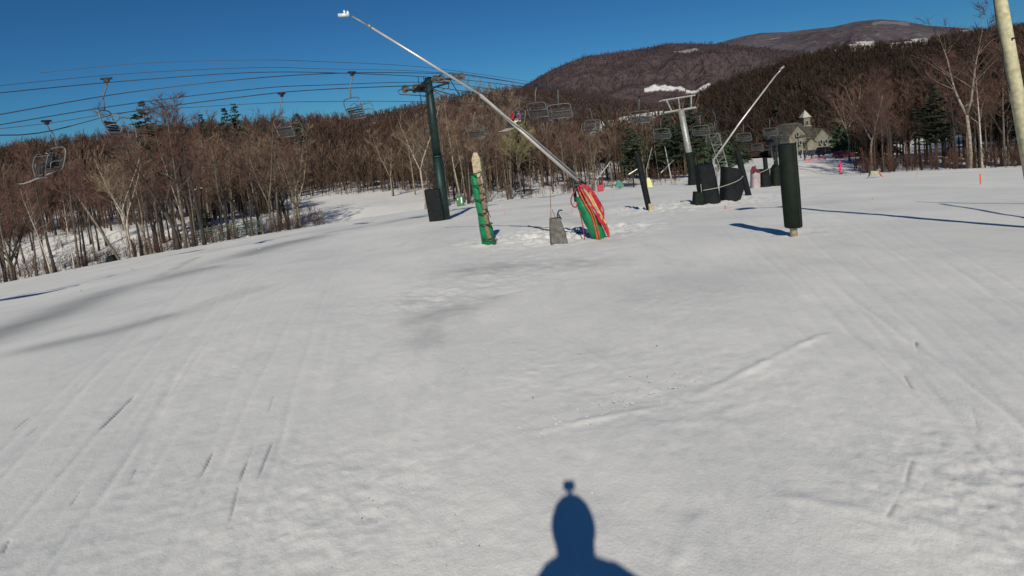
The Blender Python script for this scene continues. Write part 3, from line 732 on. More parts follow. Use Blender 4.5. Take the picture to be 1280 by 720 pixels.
# main tower
DA = 36.
baseA = ground_at(556, DA); topA = P(535, 97, DA)
tw = thing('lift_tower', 'tall dark green steel lift tower with two wheel trains and a ladder', 'lift tower', baseA)
b = MB(); mid_ = baseA.lerp(topA, .45)
b.tube([baseA + Vector((0, 0, -.4)), mid_], [.37, .31], 16); b.build('lower_tube', M_green_steel(), tw, smooth=True)
b = MB(); b.tube([mid_, topA], [.26, .22], 16); b.tube([mid_ - Vector((0, 0, .06)), mid_ + Vector((0, 0, .06))], .36, 14); b.build('upper_tube', M_green_steel(), tw, smooth=True)
b = MB()
ax = (topA - baseA).normalized(); lo = baseA.lerp(topA, .28); off = Vector((-.42, -.15, 0))
for s in (-.17, .17): b.tube([lo + off + Vector((s, 0, 0)), topA + off + Vector((s, 0, .1))], .022, 5)
L_ = (topA - lo).length
for k in range(int(L_ / .33)): c = lo + ax * (k * .33) + off; b.tube([c - Vector((.17, 0, 0)), c + Vector((.17, 0, 0))], .014, 4)
for k in range(5): c = lo.lerp(topA, k / 4.2); b.tube([c, c + off], .02, 4)
b.build('ladder', M_dark(), tw)
dirA = (P(720, 125, 46) - P(440, 91, 32)); dirA.z = 0; dirA.normalize(); perp = Vector((dirA.y, -dirA.x, 0))
cR = P(561, 97, DA); cL = P(519, 110, DA + .5)
b = MB()
h0 = topA - Vector((0, 0, .15))
b.tube([h0 + (cL - h0) * 1.15 - Vector((0, 0, .15)), h0, cR - Vector((0, 0, .25))], .13, 8)
b.tube([h0 - Vector((0, 0, .55)), cR - Vector((0, 0, .3))], .075, 6); b.tube([h0 - Vector((0, 0, .5)), P(576, 122, DA)], .035, 5); b.tube([cR, P(576, 122, DA)], .03, 5)
b.tube([P(559, 97, DA), P(561, 110, DA), P(552, 112, DA)], .035, 5)
b.tube([h0 - Vector((0, 0, .7)), cL + Vector((0, 0, -.2))], .08, 6); b.build('crossarm', M_dark(), tw)
b = MB(); b.tube([P(533, 105, DA), P(508, 108, DA), P(497, 114, DA), P(500, 118, DA), P(535, 120, DA)], .03, 5); b.tube([P(533, 108, DA), P(560, 124, DA), P(590, 122, DA)], .028, 5); b.build('catwalk_rail', M_dark(), tw)
for c, xs in ((cR, (-.82, -.48, .38, .78)), (cL, (-.62, .05, .42))):
    tr_ = MB(); side = Vector((1, .15, 0)).normalized()
    tr_.tube([c + side * xs[0] - Vector((0, 0, .08)), c + side * xs[-1] - Vector((0, 0, .08))], .08, 6); st_ = tr_.build('wheel_train', M_dark(), tw)
    for x in xs:
        w = MB(); sheave(w, c + side * x, .25, side, .16); w.tube([c + side * x - Vector((0, .03, 0)), c + side * x + Vector((0, .03, 0))], .19, 12); w.build('wheel', mat('worn_grey_rubber', (.045, .05, .05), .6, .3, 6), st_)
b = MB()
pA = ground_at(547.5, DA - .3)
poly = [(-.42, -.34), (.40, -.34), (.46, -.28), (.46, .28), (.40, .34), (-.42, .34), (-.48, .28), (-.48, -.28)]
b.prism(poly, [(pA.x, pA.y, pA.z - .2), (pA.x - .06, pA.y, pA.z + 1.0), (pA.x - .12, pA.y, pA.z + 2.0)], [1.0, 1.03, 1.0])
for z in (.35, 1.05, 1.7): b.prism([(x * 1.02, y * 1.02) for x, y in poly], [(pA.x - .06 * z, pA.y, pA.z + z - .03), (pA.x - .06 * z, pA.y, pA.z + z + .03)])
tag(b.build('crash_pad', M_pad(), origin=pA), 'big blue-black crash pad wrapped against the foot of the tall green lift tower', 'pad')

# galvanised T tower
DB = 57.
baseB = ground_at(869, DB); baseB.z -= .2
tb = thing('lift_tower', 'galvanised lift tower with a rectangular top frame, dark padding round its lower half', 'lift tower', baseB)
topB = P(851, 137, DB); midB = P(861, 190, DB)
b = MB(); b.tube([baseB, midB, topB], [.36, .33, .30], 14); b.build('tube', M_galv(), tb, smooth=True)
b = MB(); b.tube([baseB + Vector((0, 0, .1)), P(861.3, 190, DB)], [.47, .42], 12); b.build('padding', M_padg(), tb)
b = MB()
for a, c, r_ in (((830, 141), (872, 134), .11), ((829, 125.5), (869, 119), .08), ((833, 125), (840, 140), .09), ((864, 120), (864, 135), .09), ((848, 123), (850, 138), .06), ((829, 125), (824, 127), .05)):
    b.tube([P(*a, DB), P(*c, DB)], r_, 6)
    b.tube([P(*a, DB + .9), P(*c, DB + .9)], r_, 6)
for q_ in ((830, 141), (872, 134), (829, 125.5), (869, 119)): b.tube([P(*q_, DB), P(*q_, DB + .9)], .05, 5)
b.build('top_frame', M_galv(), tb)
for xx, yy in ((829, 139), (872, 132)):
    w = MB(); c = P(xx, yy, DB + .4); w.tube([c + Vector((-.2, -1.1, -.02)), c + Vector((.2, 1.1, .02))], .05, 5); st_ = w.build('wheel_train', M_dark(), tb)
    for k in range(4): w = MB(); sheave(w, c + Vector((.3, 1, 0)).normalized() * (k - 1.5) * .55, .2, (.3, 1, 0), .1); w.build('wheel', mat('worn_grey_rubber', (.1, .1, .1)), st_)
# far dark tower and terminal machinery near the tall black pad
DC = 84.
baseC = ground_at(971, DC); tc_ = thing('lift_tower', 'dark far lift tower with bulky machinery, just left of the nearest black padded post', 'lift tower', baseC - Vector((0, 0, .2)))
b = MB(); b.tube([baseC - Vector((0, 0, .3)), P(966, 170, DC)], [.33, .26], 10); b.build('tube', M_dark(), tc_, smooth=True)
b = MB(); b.box(P(966, 178, DC), (1.6, 1.4, 1.0), bev=.2); b.box(P(972, 186, DC), (1.3, 1.3, .7), bev=.15); b.tube([P(950, 189, DC), P(980, 184, DC)], .09, 6); b.tube([P(954, 173, DC), P(980, 170, DC)], .08, 6); b.build('machinery', M_dark(), tc_)
# light lattice mast beyond the second snow gun
DL = 95.
bl = ground_at(902, DL); tl = thing('lattice_mast', 'thin grey lattice mast with diagonal braces behind the second snow gun', 'mast', bl)
b = MB(); L0, L1 = bl, P(886, 168, DL); R0, R1 = bl + Vector((1.3, 0, 0)), P(898, 166, DL)
b.tube([L0, L1], .06, 5); b.tube([R0, R1], .06, 5); b.build('upright', M_galv(), tl)
b = MB()
for k in range(7):
    f, f2 = k / 7, (k + 1) / 7; b.tube([L0.lerp(L1, f), R0.lerp(R1, f2)], .035, 4); b.tube([L0.lerp(L1, f2), R0.lerp(R1, f2)], .035, 4)
b.build('brace', M_galv(), tl)

# ------------------------------------------------------------------ cables
def cable(ctrl, r, label):
    pts = catmull([c if isinstance(c, Vector) else P(*c) for c in ctrl], 8)
    b = MB(); b.tube(pts, r, 5); o = b.build('cable', M_rope(), origin=pts[0]); tag(o, label, 'cable', None); return pts
DZ = lambda px: float(np.interp(px, [-20, 135, 320, 440, 560, 650, 720, 850, 985], [23, 26, 29, 32, 36, 43, 48, 57, 84]))
def c2(px, py, dz=0): return (px, py, DZ(px) + dz)
# the spot of the lift chair that throws the shadow at the left
Gs = ground_pix(20, 371); hs = 5.3; Cs = Gs - SUN * (hs / -SUN.z)
ropeEnd = Cs + Vector((0, 0, 2.75))
back = Vector((-22.5, -6, 8.0)) 
k_right = cable([c2(-20, 146), c2(0, 143), c2(160, 115.5), c2(320, 97.5), c2(440, 91), c2(545, 91.5), c2(578, 92.5), c2(650, 104), c2(720, 117, 2), c2(800, 128), (868, 131, 57)], .024, 'steel haul cable running over the right wheel train of the tall green tower')
k_low = cable([back, ropeEnd, c2(0, 169), c2(160, 140), c2(320, 119), c2(400, 112), c2(505, 107.5), c2(533, 107.5), c2(623, 120, 1), c2(700, 128, 1), c2(777, 136, 2), (830, 138, 57)], .024, 'steel haul cable running over the left wheel train of the tall green tower')
cable([c2(-20, 119), c2(0, 116), c2(160, 101), c2(320, 90.5), c2(440, 91.8), c2(560, 98, 1), c2(650, 108, 1), c2(760, 122, 1)], .02, 'thin cable crossing just above the right wheel train\'s haul cable on the left')
cable([c2(-20, 160), c2(0, 156), c2(160, 130), c2(320, 111), c2(400, 106.5), c2(540, 103), c2(620, 112, 1)], .02, 'thin cable ending at the tall green tower, just above the lower haul cable')
cable([c2(-20, 163, 12), c2(60, 154, 12), c2(160, 140, 12), c2(320, 129.5, 10), c2(400, 127, 10), c2(540, 127.5, 10), c2(660, 134, 10), c2(740, 140, 14)], .022, 'lowest cable, flat, passing behind the tall green tower')
cable([c2(50, 91, 14), c2(180, 79, 13), c2(320, 75, 12), c2(400, 77, 12), c2(530, 84, 12), c2(655, 101, 12), c2(720, 112, 12)], .018, 'topmost thin cable against the blue sky')
cable([c2(-20, 109, 10), c2(0, 107, 10), c2(160, 92, 10), c2(320, 84.5, 10), c2(400, 86, 10), c2(540, 90, 8), c2(650, 104, 8), c2(740, 118, 8)], .018, 'second thin cable from the top against the blue sky')
kf = cable([(868, 131, 57), (893, 141, 66), (935, 153, 76), (966, 150, 84), (985, 168, 100), (1003, 185, 170)], .024, 'haul cable from the galvanised tower down towards the lodge, right side')
cable([(830, 138, 57), (876, 143, 66), (930, 156, 76), (956, 172, 84), (990, 187, 150)], .024, 'haul cable from the galvanised tower down towards the lodge, left side')

# ------------------------------------------------------------------ chairs
def chair_proto():
    root = thing('lift_chair', 'chair', 'lift chair')
    m_ = mat('grey_chair_steel', (.13, .14, .14), .5, .25, 6, .3)
    b = MB(); b.tube([(0, -.22, .03), (0, .22, .03)], .06, 6); b.box((0, 0, -.06), (.14, .22, .2), bev=.03); b.build('cable_grip', M_dark(), root)
    b = MB(); b.tube(catmull([(0, 0, 0), (0, -.04, -.35), (0, -.22, -.75), (0, -.26, -1.4)], 4), .034, 6); b.build('hanger', m_, root, smooth=True)
    b = MB()
    fr = [(-.92, .02, -2.52), (-.97, -.12, -2.1), (-.96, -.24, -1.66), (-.86, -.26, -1.45), (-.6, -.26, -1.38), (0, -.26, -1.37), (.6, -.26, -1.38), (.86, -.26, -1.45), (.96, -.24, -1.66), (.97, -.12, -2.1), (.92, .02, -2.52)]
    b.tube(catmull(fr, 3), .032, 6); b.tube([(-.92, .02, -2.5), (.92, .02, -2.5)], .03, 5); b.tube([(-.95, -.2, -1.95), (.95, -.2, -1.95)], .022, 5); b.build('frame', m_, root, smooth=True)
    sm = mat('dark_slatted_seat', (.035, .038, .04), .7, .3, 8)
    b = MB(); b.box((0, .26, -2.42), (1.8, .48, .07), bev=.03); b.build('seat', sm, root)
    b = MB(); R = Matrix.Rotation(math.radians(12), 3, 'X')
    for z in (-2.28, -2.16, -2.04, -1.92): b.box((0, -.02 - (z + 2.28) * .3, z), (1.8, .04, .09), R, bev=.015)
    b.build('backrest', sm, root)
    for s in (-1, 1):
        b = MB(); b.tube(catmull([(s * .93, -.12, -2.1), (s * .93, .25, -2.06), (s * .93, .46, -2.16), (s * .9, .48, -2.42)], 3), .025, 5); b.build('armrest', m_, root, smooth=True)
    b = MB(); b.tube(catmull([(-.8, -.16, -1.9), (-.8, .35, -1.62), (-.8, .62, -2.2), (-.55, .66, -2.85)], 3), .02, 5); b.tube(catmull([(.8, -.16, -1.9), (.8, .35, -1.62), (.8, .62, -2.2), (.55, .66, -2.85)], 3), .02, 5)
    b.tube([(-.75, .66, -2.85), (.75, .66, -2.85)], .025, 5); b.tube([(-.8, .4, -1.75), (.8, .4, -1.75)], .02, 5); b.build('safety_bar', m_, root, smooth=True)
    return root
cp = chair_proto(); cused = [False]
def place_chair(pt, yaw, label, roll=0.0, sc=1.0):
    c = cp if not cused[0] else copy_tree(cp); cused[0] = True
    c.location = pt; c.rotation_euler = (0, roll, yaw); c.scale = (sc,) * 3; tag(c, label, 'lift chair', 'chairs hanging from the lift cables'); return c
def yaw_to(d): return math.atan2(-d[0], d[1])
yA = yaw_to(P(320, 97, 29) - P(135, 101, 26)); yB = yaw_to(P(720, 125, 48) - P(600, 100, 40)); yC = yaw_to(P(985, 168, 84) - P(868, 131, 57))
CH = {}
CH['l1'] = place_chair(P(133, 99, 26), yA - .15, 'empty lift chair seen side-on against the sky on the left')
CH['l2'] = place_chair(P(58, 152, 30), yA + PI + .5, 'lift chair with one dark-clad rider on the far left')
CH['l3'] = place_chair(P(440, 91, 32), yB - .1, 'empty lift chair against the sky left of the tall green tower')
CH['l4'] = place_chair(P(352, 117.5, 34), yB, 'empty lift chair half lost in the treetops on the left', 0)
CH['off'] = place_chair(ropeEnd, -math.atan2(SUN.x, SUN.y) + .35, 'lift chair of which only the ladder-like shadow on the snow at the left shows', 0, 1.25)
specs = [((670, 106), 45, 0., 'front one of the two overlapping empty chairs right of the long boom'), ((697, 109), 47, .5, 'rear one of the two overlapping empty chairs, its seat edge black'),
         ((645, 118), 50, PI, 'lift chair carrying three riders, one in red'), ((593, 137), 52, .1, 'faint empty chair just right of the tall green tower'),
         ((737, 133), 58, PI, 'small empty chair in front of the snowy slope, left of the other small one'), ((799, 121), 56, .1, 'small empty chair hanging over the white hillside field'),
         ((826, 146), 66, .1, 'tilted empty chair just left of the galvanised tower'), ((875, 142), 66, .1, 'empty chair just right of the galvanised tower, broadside'),
         ((891, 137), 70, PI / 2 + .2, 'high edge-on chair right of the galvanised tower'), ((890, 155), 80, PI, 'chair half hidden by the lattice mast'),
         ((929, 154), 80, .1, 'faint distant chair beyond the thin second boom'), ((962, 148), 82, .1, 'distant chair above the dark machinery of the far tower'),
         ((946, 170), 100, .0, 'very small distant chair low beside the far tower'), ((976, 166), 100, 1.3, 'very small chair between the far tower and the black padded post')]
for (pp, D, dy, lab) in specs:
    CH[lab] = place_chair(P(*pp, D), (yB if pp[0] < 800 else yC) + dy, lab)

# ------------------------------------------------------------------ people
def skin_mesh(joints, edges, radii, sub=1):
    me = bpy.data.meshes.new('skin'); me.from_pydata([tuple(j) for j in joints], edges, []); o = bpy.data.objects.new('tmp', me); COL.objects.link(o)
    o.modifiers.new('s', 'SKIN'); sd = me.skin_vertices[0].data
    for i, r in enumerate(radii): sd[i].radius = (r, r) if not hasattr(r, '__len__') else r
    sd[0].use_root = True
    md = o.modifiers.new('b', 'SUBSURF'); md.levels = sub; md.render_levels = sub
    dg = bpy.context.evaluated_depsgraph_get(); dg.update(); out = bpy.data.meshes.new_from_object(o.evaluated_get(dg)); bpy.data.objects.remove(o); 
    out.polygons.foreach_set('use_smooth', [True] * len(out.polygons)); return out
POSE = {}
POSE['stand'] = dict(pelvis=(0, 0, .95), waist=(0, 0, 1.1), chest=(0, .03, 1.32), neck=(0, .03, 1.48), head=(0, .06, 1.60), crown=(0, .05, 1.74),
    hipL=(-.10, 0, .92), kneeL=(-.13, .10, .50), ankL=(-.14, 0, .10), toeL=(-.15, .17, .05), hipR=(.10, 0, .92), kneeR=(.13, .10, .50), ankR=(.14, 0, .10), toeR=(.15, .17, .05),
    shL=(-.19, .02, 1.40), elL=(-.30, .02, 1.12), wrL=(-.27, .24, 1.0), haL=(-.26, .32, 1.0), shR=(.19, .02, 1.40), elR=(.30, .02, 1.12), wrR=(.27, .24, 1.0), haR=(.26, .32, 1.0))
POSE['sit'] = dict(pelvis=(0, 0, .08), waist=(0, -.02, .26), chest=(0, -.03, .48), neck=(0, -.01, .64), head=(0, .02, .76), crown=(0, .01, .90),
    hipL=(-.10, .03, .08), kneeL=(-.14, .46, .09), ankL=(-.15, .50, -.34), toeL=(-.15, .68, -.40), hipR=(.10, .03, .08), kneeR=(.14, .46, .09), ankR=(.15, .50, -.34), toeR=(.15, .68, -.40),
    shL=(-.19, -.02, .56), elL=(-.27, .05, .30), wrL=(-.18, .28, .24), haL=(-.15, .36, .24), shR=(.19, -.02, .56), elR=(.27, .05, .30), wrR=(.18, .28, .24), haR=(.15, .36, .24))
JR = dict(pelvis=.15, waist=.135, chest=.155, neck=.07, head=.095, crown=.06, hipL=.11, kneeL=.075, ankL=.06, toeL=.045, hipR=.11, kneeR=.075, ankR=.06, toeR=.045, shL=.075, elL=.055, wrL=.042, haL=.045, shR=.075, elR=.055, wrR=.042, haR=.045)
JE = [('pelvis', 'waist'), ('waist', 'chest'), ('chest', 'neck'), ('neck', 'head'), ('head', 'crown'), ('pelvis', 'hipL'), ('hipL', 'kneeL'), ('kneeL', 'ankL'), ('ankL', 'toeL'), ('pelvis', 'hipR'), ('hipR', 'kneeR'), ('kneeR', 'ankR'), ('ankR', 'toeR'),
      ('chest', 'shL'), ('shL', 'elL'), ('elL', 'wrL'), ('wrL', 'haL'), ('chest', 'shR'), ('shR', 'elR'), ('elR', 'wrR'), ('wrR', 'haR')]
def person(label, loc, yaw, pose, jacket, pants, helmet, sc=1.0, skis=True, group=None, mod=None, poles=False):
    J = dict(POSE[pose]); 
    if mod: J.update(mod)
    root = thing('person', label, 'person', loc, group); root.rotation_euler = (0, 0, yaw); root.scale = (sc,) * 3
    names = list(J)
    me = skin_mesh([J[n] for n in names], [(names.index(a), names.index(b_)) for a, b_ in JE], [JR[n] for n in names]); me.materials.append(pants)
    o = bpy.data.objects.new('body', me); COL.objects.link(o); o.parent = root
    jn = ['chest', 'waist', 'pelvis', 'shL', 'elL', 'wrL', 'shR', 'elR', 'wrR', 'neck']
    je = [(0, 1), (1, 2), (0, 3), (3, 4), (4, 5), (0, 6), (6, 7), (7, 8), (0, 9)]
    me = skin_mesh([J[n] for n in jn], je, [JR[n] * 1.13 + .015 for n in jn]); me.materials.append(jacket)
    o = bpy.data.objects.new('jacket', me); COL.objects.link(o); o.parent = root
    h = Vector(J['head']); b = MB(); b.ball(h + Vector((0, -.01, .05)), .135, 1.05, 14, 10)
    hm = b.build('helmet', helmet, None, smooth=True); hm.parent = root
    b = MB(); b.ball(h + Vector((0, .085, .0)), .062, 1.2, 10, 8); b.tube([h + Vector((0, .14, .0)), h + Vector((0, .165, -.02))], [.014, .016], 6)
    fc = b.build('face', mat('skin', (.45, .27, .20), .6), None, smooth=True); fc.parent = root
    b = MB(); b.tube([h + Vector((-.10, .09, .035)), h + Vector((0, .15, .04)), h + Vector((.10, .09, .035))], .035, 8); gg = b.build('goggles', M_dark(), None, smooth=True); gg.parent = root
    if skis:
        for s in ('L', 'R'):
            a = Vector(J['ank' + s]); t = Vector(J['toe' + s]); b = MB(); b.tube([a + Vector((0, -.02, .12)), a, t], [.075, .075, .055], 8); q_ = b.build('ski_boot', M_dark(), None, smooth=True); q_.parent = root
            f = (t - a).normalized(); mid = a.lerp(t, .5) - Vector((0, 0, .07)); b = MB()
            pts = [mid - f * .75, mid - f * .3, mid + f * .55, mid + f * .78 + Vector((0, 0, .02)), mid + f * .92 + Vector((0, 0, .10))]
            for i in range(len(pts) - 1):
                pass
            vs = []; wds = [.045, .035, .04, .05, .02]
            for pt_, w_ in zip(pts, wds): vs += [pt_ + Vector((-w_, 0, 0)), pt_ + Vector((w_, 0, 0)), pt_ + Vector((w_, 0, .015)), pt_ + Vector((-w_, 0, .015))]
            fs = [(i * 4 + k, i * 4 + (k + 1) % 4, i * 4 + 4 + (k + 1) % 4, i * 4 + 4 + k) for i in range(4) for k in range(4)] + [(3, 2, 1, 0), (16, 17, 18, 19)]
            b.add(vs, fs); q_ = b.build('ski', mat('pale_ski', (.45, .43, .40), .4, .3, 9), None); q_.parent = root
    if poles:
        for s in ('L', 'R'):
            a = Vector(J['ha' + s]); b = MB(); b.tube([a + Vector((0, 0, .12)), a + Vector((0, -.35, -.9))], .009, 6); q_ = b.build('ski_pole', M_dark(), None); q_.parent = root
    return root
jk = lambda n, c: mat(n, c, .75, .25, 6)
JB, JRd, JP, JPk, JY = jk('black_jacket', (.012, .012, .016)), jk('red_jacket', (.55, .015, .03)), jk('purple_jacket', (.12, .04, .16)), jk('pink_jacket', (.65, .03, .16)), jk('pale_yellow_trousers', (.55, .50, .22))
PB = jk('black_trousers', (.014, .014, .018)); PN = jk('navy_jacket', (.02, .025, .05)); PW = jk('pale_grey_trousers', (.4, .4, .4))
def rider(ch, xs, yaw, **kw):
    off = Matrix.Rotation(ch.rotation_euler.z, 3, 'Z') @ Vector((xs, .22, -2.37)); return person(loc=ch.location + off, yaw=ch.rotation_euler.z, pose='sit', **kw)
c3 = CH['lift chair carrying three riders, one in red']
c3.rotation_euler.z = yB + PI * .88
rider(c3, .6, 0, label='rider in a bright red jacket on the chair of three', jacket=JRd, pants=PB, helmet=jk('red_helmet', (.3, .02, .03)))
rider(c3, .0, 0, label='rider in black between the two others on the chair of three', jacket=JB, pants=PB, helmet=JB)
rider(c3, -.6, 0, label='rider in a purple jacket and pale yellow trousers on the chair of three', jacket=JP, pants=JY, helmet=JP)
rider(CH['l2'], -.35, 0, label='dark-clad rider sitting on the chair at the far left', jacket=JB, pants=PB, helmet=JB)
def stander(px, D, yaw, label, jacket, pants, helmet, sc=1., **kw):
    q_ = ground_at(px, D); return person(label, q_, yaw, 'stand', jacket, pants, helmet, sc, **kw)
stander(1051, 71, .5, 'skier in a bright pink suit standing at the far edge of the trail', JPk, JPk, JPk, 1.0)
stander(1006, 118, -1.4, 'skier in dark clothes right of the nearest black padded post', PN, PB, JB, 1.15, poles=True)
stander(1001, 150, 2, 'tiny dark skier farther down towards the lodge', PN, PB, JB, 1.1)
stander(1015, 128, .4, 'distant skier in dark clothes between the black padded post and the big black vehicle', PN, PB, JB, 1.1)
stander(1024, 140, -.8, 'distant person in a maroon top in front of the big black vehicle', jk('maroon_jacket', (.10, .01, .035)), PB, JB, 1.05)
stander(994, 170, 1.8, 'distant person just right of the black padded post, before the lodge', PN, PB, JB, 1.1)
stander(1069, 84, 1.2, 'standing person in a dark maroon jacket by the edge of the right-hand woods', jk('maroon_jacket', (.10, .01, .035)), PB, JB, .9)
# the skier who carries the camera: only the shadow is in the picture
sh_mod = dict(shL=(-.20, -.06, 1.30), shR=(.25, -.06, 1.31), elL=(-.32, -.05, 1.05), elR=(.38, -.05, 1.05), head=(0, .0, 1.56), crown=(0, 0, 1.63), neck=(0, -.02, 1.47), chest=(.02, -.06, 1.24), waist=(0, -.12, 1.05), pelvis=(0, -.18, .93), hipL=(-.1, -.18, .9), hipR=(.1, -.18, .9))
me_p = person('skier wearing the helmet camera, seen only as the shadow on the snow at the bottom', (-.0, -.03, .03), -.06, 'stand', PN, PB, jk('grey_helmet', (.2, .2, .2)), 1.1, True, None, sh_mod, True)
for ch in me_p.children:
    if ch.name.startswith('helmet'): ch.scale = (.84, .9, 1.06); ch.location = (0, 0, -.115)
    if ch.name.startswith(('goggles', 'face')): ch.location = (0, 0, -.05); ch.scale = (.9, .9, 1)
b = MB(); b.tube([(0, -.03, 1.68), (0, -.04, 1.81)], [.02, .010], 8); mt_ = b.build('camera_mount', M_dark(), None); mt_.parent = me_p
b = MB(); b.box((0, -.04, 1.832), (.068, .04, .046), bev=.008); mt_ = b.build('action_camera', M_dark(), None); mt_.parent = me_p
b = MB(); b.tube([(.0, -.03, 1.30), (0, -.03, 1.37), (0, -.03, 1.43), (0, -.02, 1.55)], [.14, .10, .085, .10], 14); b.tube([(.09, -.08, 1.34), (.135, -.09, 1.46)], [.05, .020], 8); b.tube([(-.07, -.06, 1.33), (-.115, -.07, 1.41)], [.05, .035], 8)
mt_ = b.build('neck_warmer', PN, None, smooth=True); mt_.parent = me_p

# ------------------------------------------------------------------ snow guns, posts, pads
def pth(*a): return [P(*q) for q in a]
# gun 1
D1 = 17.4
gb = ground_at(748, D1)
gun = thing('snow_gun', 'long-boomed snow gun with red hoses and a green pad at its foot', 'snow gun', gb)
tip = P(428, 17, 16.5); piv = P(722, 226, D1 - .1)
b = MB(); k1 = P(600, 118, 17.1); b.tube([piv, k1], [.062, .045], 10); b.tube([k1, P(462, 33, 16.6)], [.036, .030], 10); b.build('boom', mat('pale_aluminium', (.55, .53, .50), .4, .15, 4, .5), gun, smooth=True)
b = MB(); b.tube([P(731, 228, D1 - .25), P(660, 167, 17.1), P(600, 121, 16.95)], .022, 6); b.build('feed_pipe', M_galv(), gun, smooth=True)
b = MB(); b.tube([P(462, 33, 16.6), P(440, 20.5, 16.5)], .026, 8); b.tube([P(464, 34, 16.6), P(460, 31.5, 16.6)], .05, 8); b.build('boom_tip', M_galv(), gun, smooth=True)
b = MB(); b.tube([P(423, 19.2, 16.5), P(436, 18.5, 16.5)], [.055, .045], 10); b.tube([P(430, 13, 16.5), P(431, 18, 16.5)], .03, 6); b.tube([P(434, 14, 16.5), P(436, 19, 16.5)], .03, 6); b.build('nozzle_head', mat('white_nozzle', (.8, .8, .8), .3, .1, 5, .3), gun, smooth=True)
b = MB(); b.tube([gb - Vector((0, 0, .2)) + Vector((0, .12, 0)), P(722, 232, D1 + .1)], .075, 10); b.tube([P(716, 224, D1 - .1), P(720, 252, D1 - .1)], .05, 8); b.tube([P(716, 228, D1 - .1), P(733, 230, D1 - .1)], .045, 8); b.build('stand', M_dark(), gun, smooth=True)
# green leaning pad
b = MB(); e1 = ground_at(748, D1 - .25)
rows = [(739, 300, .40), (735, 285, .42), (729, 268, .36), (724, 256, .28), (721, 249, .16)]
def slab(rows_l, rows_r, D, th):
    vs = []; fs = []
    for (a, b2) in zip(rows_l, rows_r):
        pa, pb = P(*a, D), P(*b2, D); n = 7
        for side in (0, 1):
            for k in range(n):
                f = k / (n - 1); q_ = pa.lerp(pb, f); bul = math.sin(f * PI) * th
                vs.append(q_ + Vector((0, -bul if side == 0 else th * .6, 0)))
    n = 7; R_n = len(rows_l)
    for i in range(R_n - 1):
        for side in (0, 1):
            o_ = side * n
            for k in range(n - 1):
                a0 = i * 2 * n + o_ + k; q4 = (a0, a0 + 1, a0 + 2 * n + 1, a0 + 2 * n); fs.append(q4 if side else q4[::-1])
        for k, kk in ((0, 0), (n - 1, n - 1)):
            a0 = i * 2 * n + k; fs.append((a0, a0 + n, a0 + 3 * n, a0 + 2 * n) if k == 0 else (a0, a0 + 2 * n, a0 + 3 * n, a0 + n))
    fs.append(tuple(list(range(n)) + list(range(2 * n - 1, n - 1, -1)))); o_ = (R_n - 1) * 2 * n; fs.append(tuple([o_ + k for k in range(n)][::-1] + [o_ + n + k for k in range(n)]))
    return vs, fs
vs, fs = slab([(719, 247), (723, 262), (730, 278), (737, 291), (741, 301)], [(729, 247), (741, 262), (750, 277), (756, 290), (759, 300)], D1 - .3, .16); b.add(vs, fs)
b.build('green_pad', M_green(), gun, smooth=True)
hoses = [((M_red), [(722, 231), (733, 248), (745, 268), (755, 288), (759, 297), (752, 300)]), ((M_red), [(727, 232), (738, 246), (748, 262), (752, 275), (758, 292)]), ((M_orange), [(724, 236), (731, 250), (739, 266), (744, 282), (748, 299)]),
         ((M_orange), [(722, 240), (730, 256), (737, 268), (742, 285), (745, 300)]), ((M_yellow), [(730, 238), (737, 250), (741, 262)]), ((M_red), [(720, 233), (727, 252), (741, 262), (750, 280), (752, 262), (740, 240)]),
         ((M_yellow), [(735, 240), (742, 255), (750, 270), (756, 280)]), ((M_red), [(731, 233), (744, 254), (752, 270), (748, 278), (742, 262)]), ((M_orange), [(733, 236), (746, 258), (754, 276), (759, 290), (758, 298)]), ((M_red), [(725, 230), (736, 236), (742, 248), (748, 258), (747, 274), (753, 280)])]
hg = []
for k, (mm, pts) in enumerate(hoses):
    b = MB(); b.tube(catmull([P(x + 2.0, y, D1 - .47 - .012 * (k % 4)) for x, y in pts], 5), .022 if k % 3 else .030, 7); b.build('hose', mm(), gun, smooth=True)
b = MB(); b.tube(catmull([P(720, 236, D1 - .4), P(714, 248, D1 - .4), P(715, 256, D1 - .4), P(720, 259, D1 - .4), P(722, 252, D1 - .4)], 5), .02, 6); b.tube(catmull([P(724, 262, D1 - .5), P(728, 280, D1 - .5), P(731, 300, D1 - .4)], 5), .015, 6); b.build('rope_loop', mat('dark_red_rope', (.25, .03, .04)), gun, smooth=True)
# hydrant cover and its sticks
hb = ground_at(699, 16.8)
b = MB(); poly = [(-.22, -.2), (.22, -.2), (.25, -.15), (.25, .2), (-.25, .2), (-.25, -.15)]
b.prism(poly, [(hb.x, hb.y, hb.z - .1), (hb.x - .02, hb.y, hb.z + .35), (hb.x - .06, hb.y, hb.z + .76)], [1.05, .9, .60]); hy = b.build('hydrant_cover', mat('grey_weathered_board', (.10, .095, .09), .9, .4, 7, 0, .8), origin=hb)
tag(hy, 'grey weathered wedge-shaped hydrant cover between the green post and the snow gun', 'hydrant cover')
b = MB(); b.tube(catmull([P(697, 274, 16.7), P(697, 268, 16.7), P(699, 263, 16.7), P(703, 263, 16.7)], 3), .02, 6); b.tube([P(698, 268, 16.7), P(702, 274, 16.7)], .018, 6); b.build('valve_handle', M_dark(), hy)
for (a, c, lab) in (((689, 292), (688, 243), 'thin bare stick standing just left of the grey hydrant cover'), ((694, 272), (690, 262), 'short thin stick leaning at the grey hydrant cover')):
    b = MB(); p0 = P(*a, 16.6); b.tube([p0, P(*c, 16.6)], .012, 5); tag(b.build('stick', M_wood2(), origin=p0), lab, 'stick')
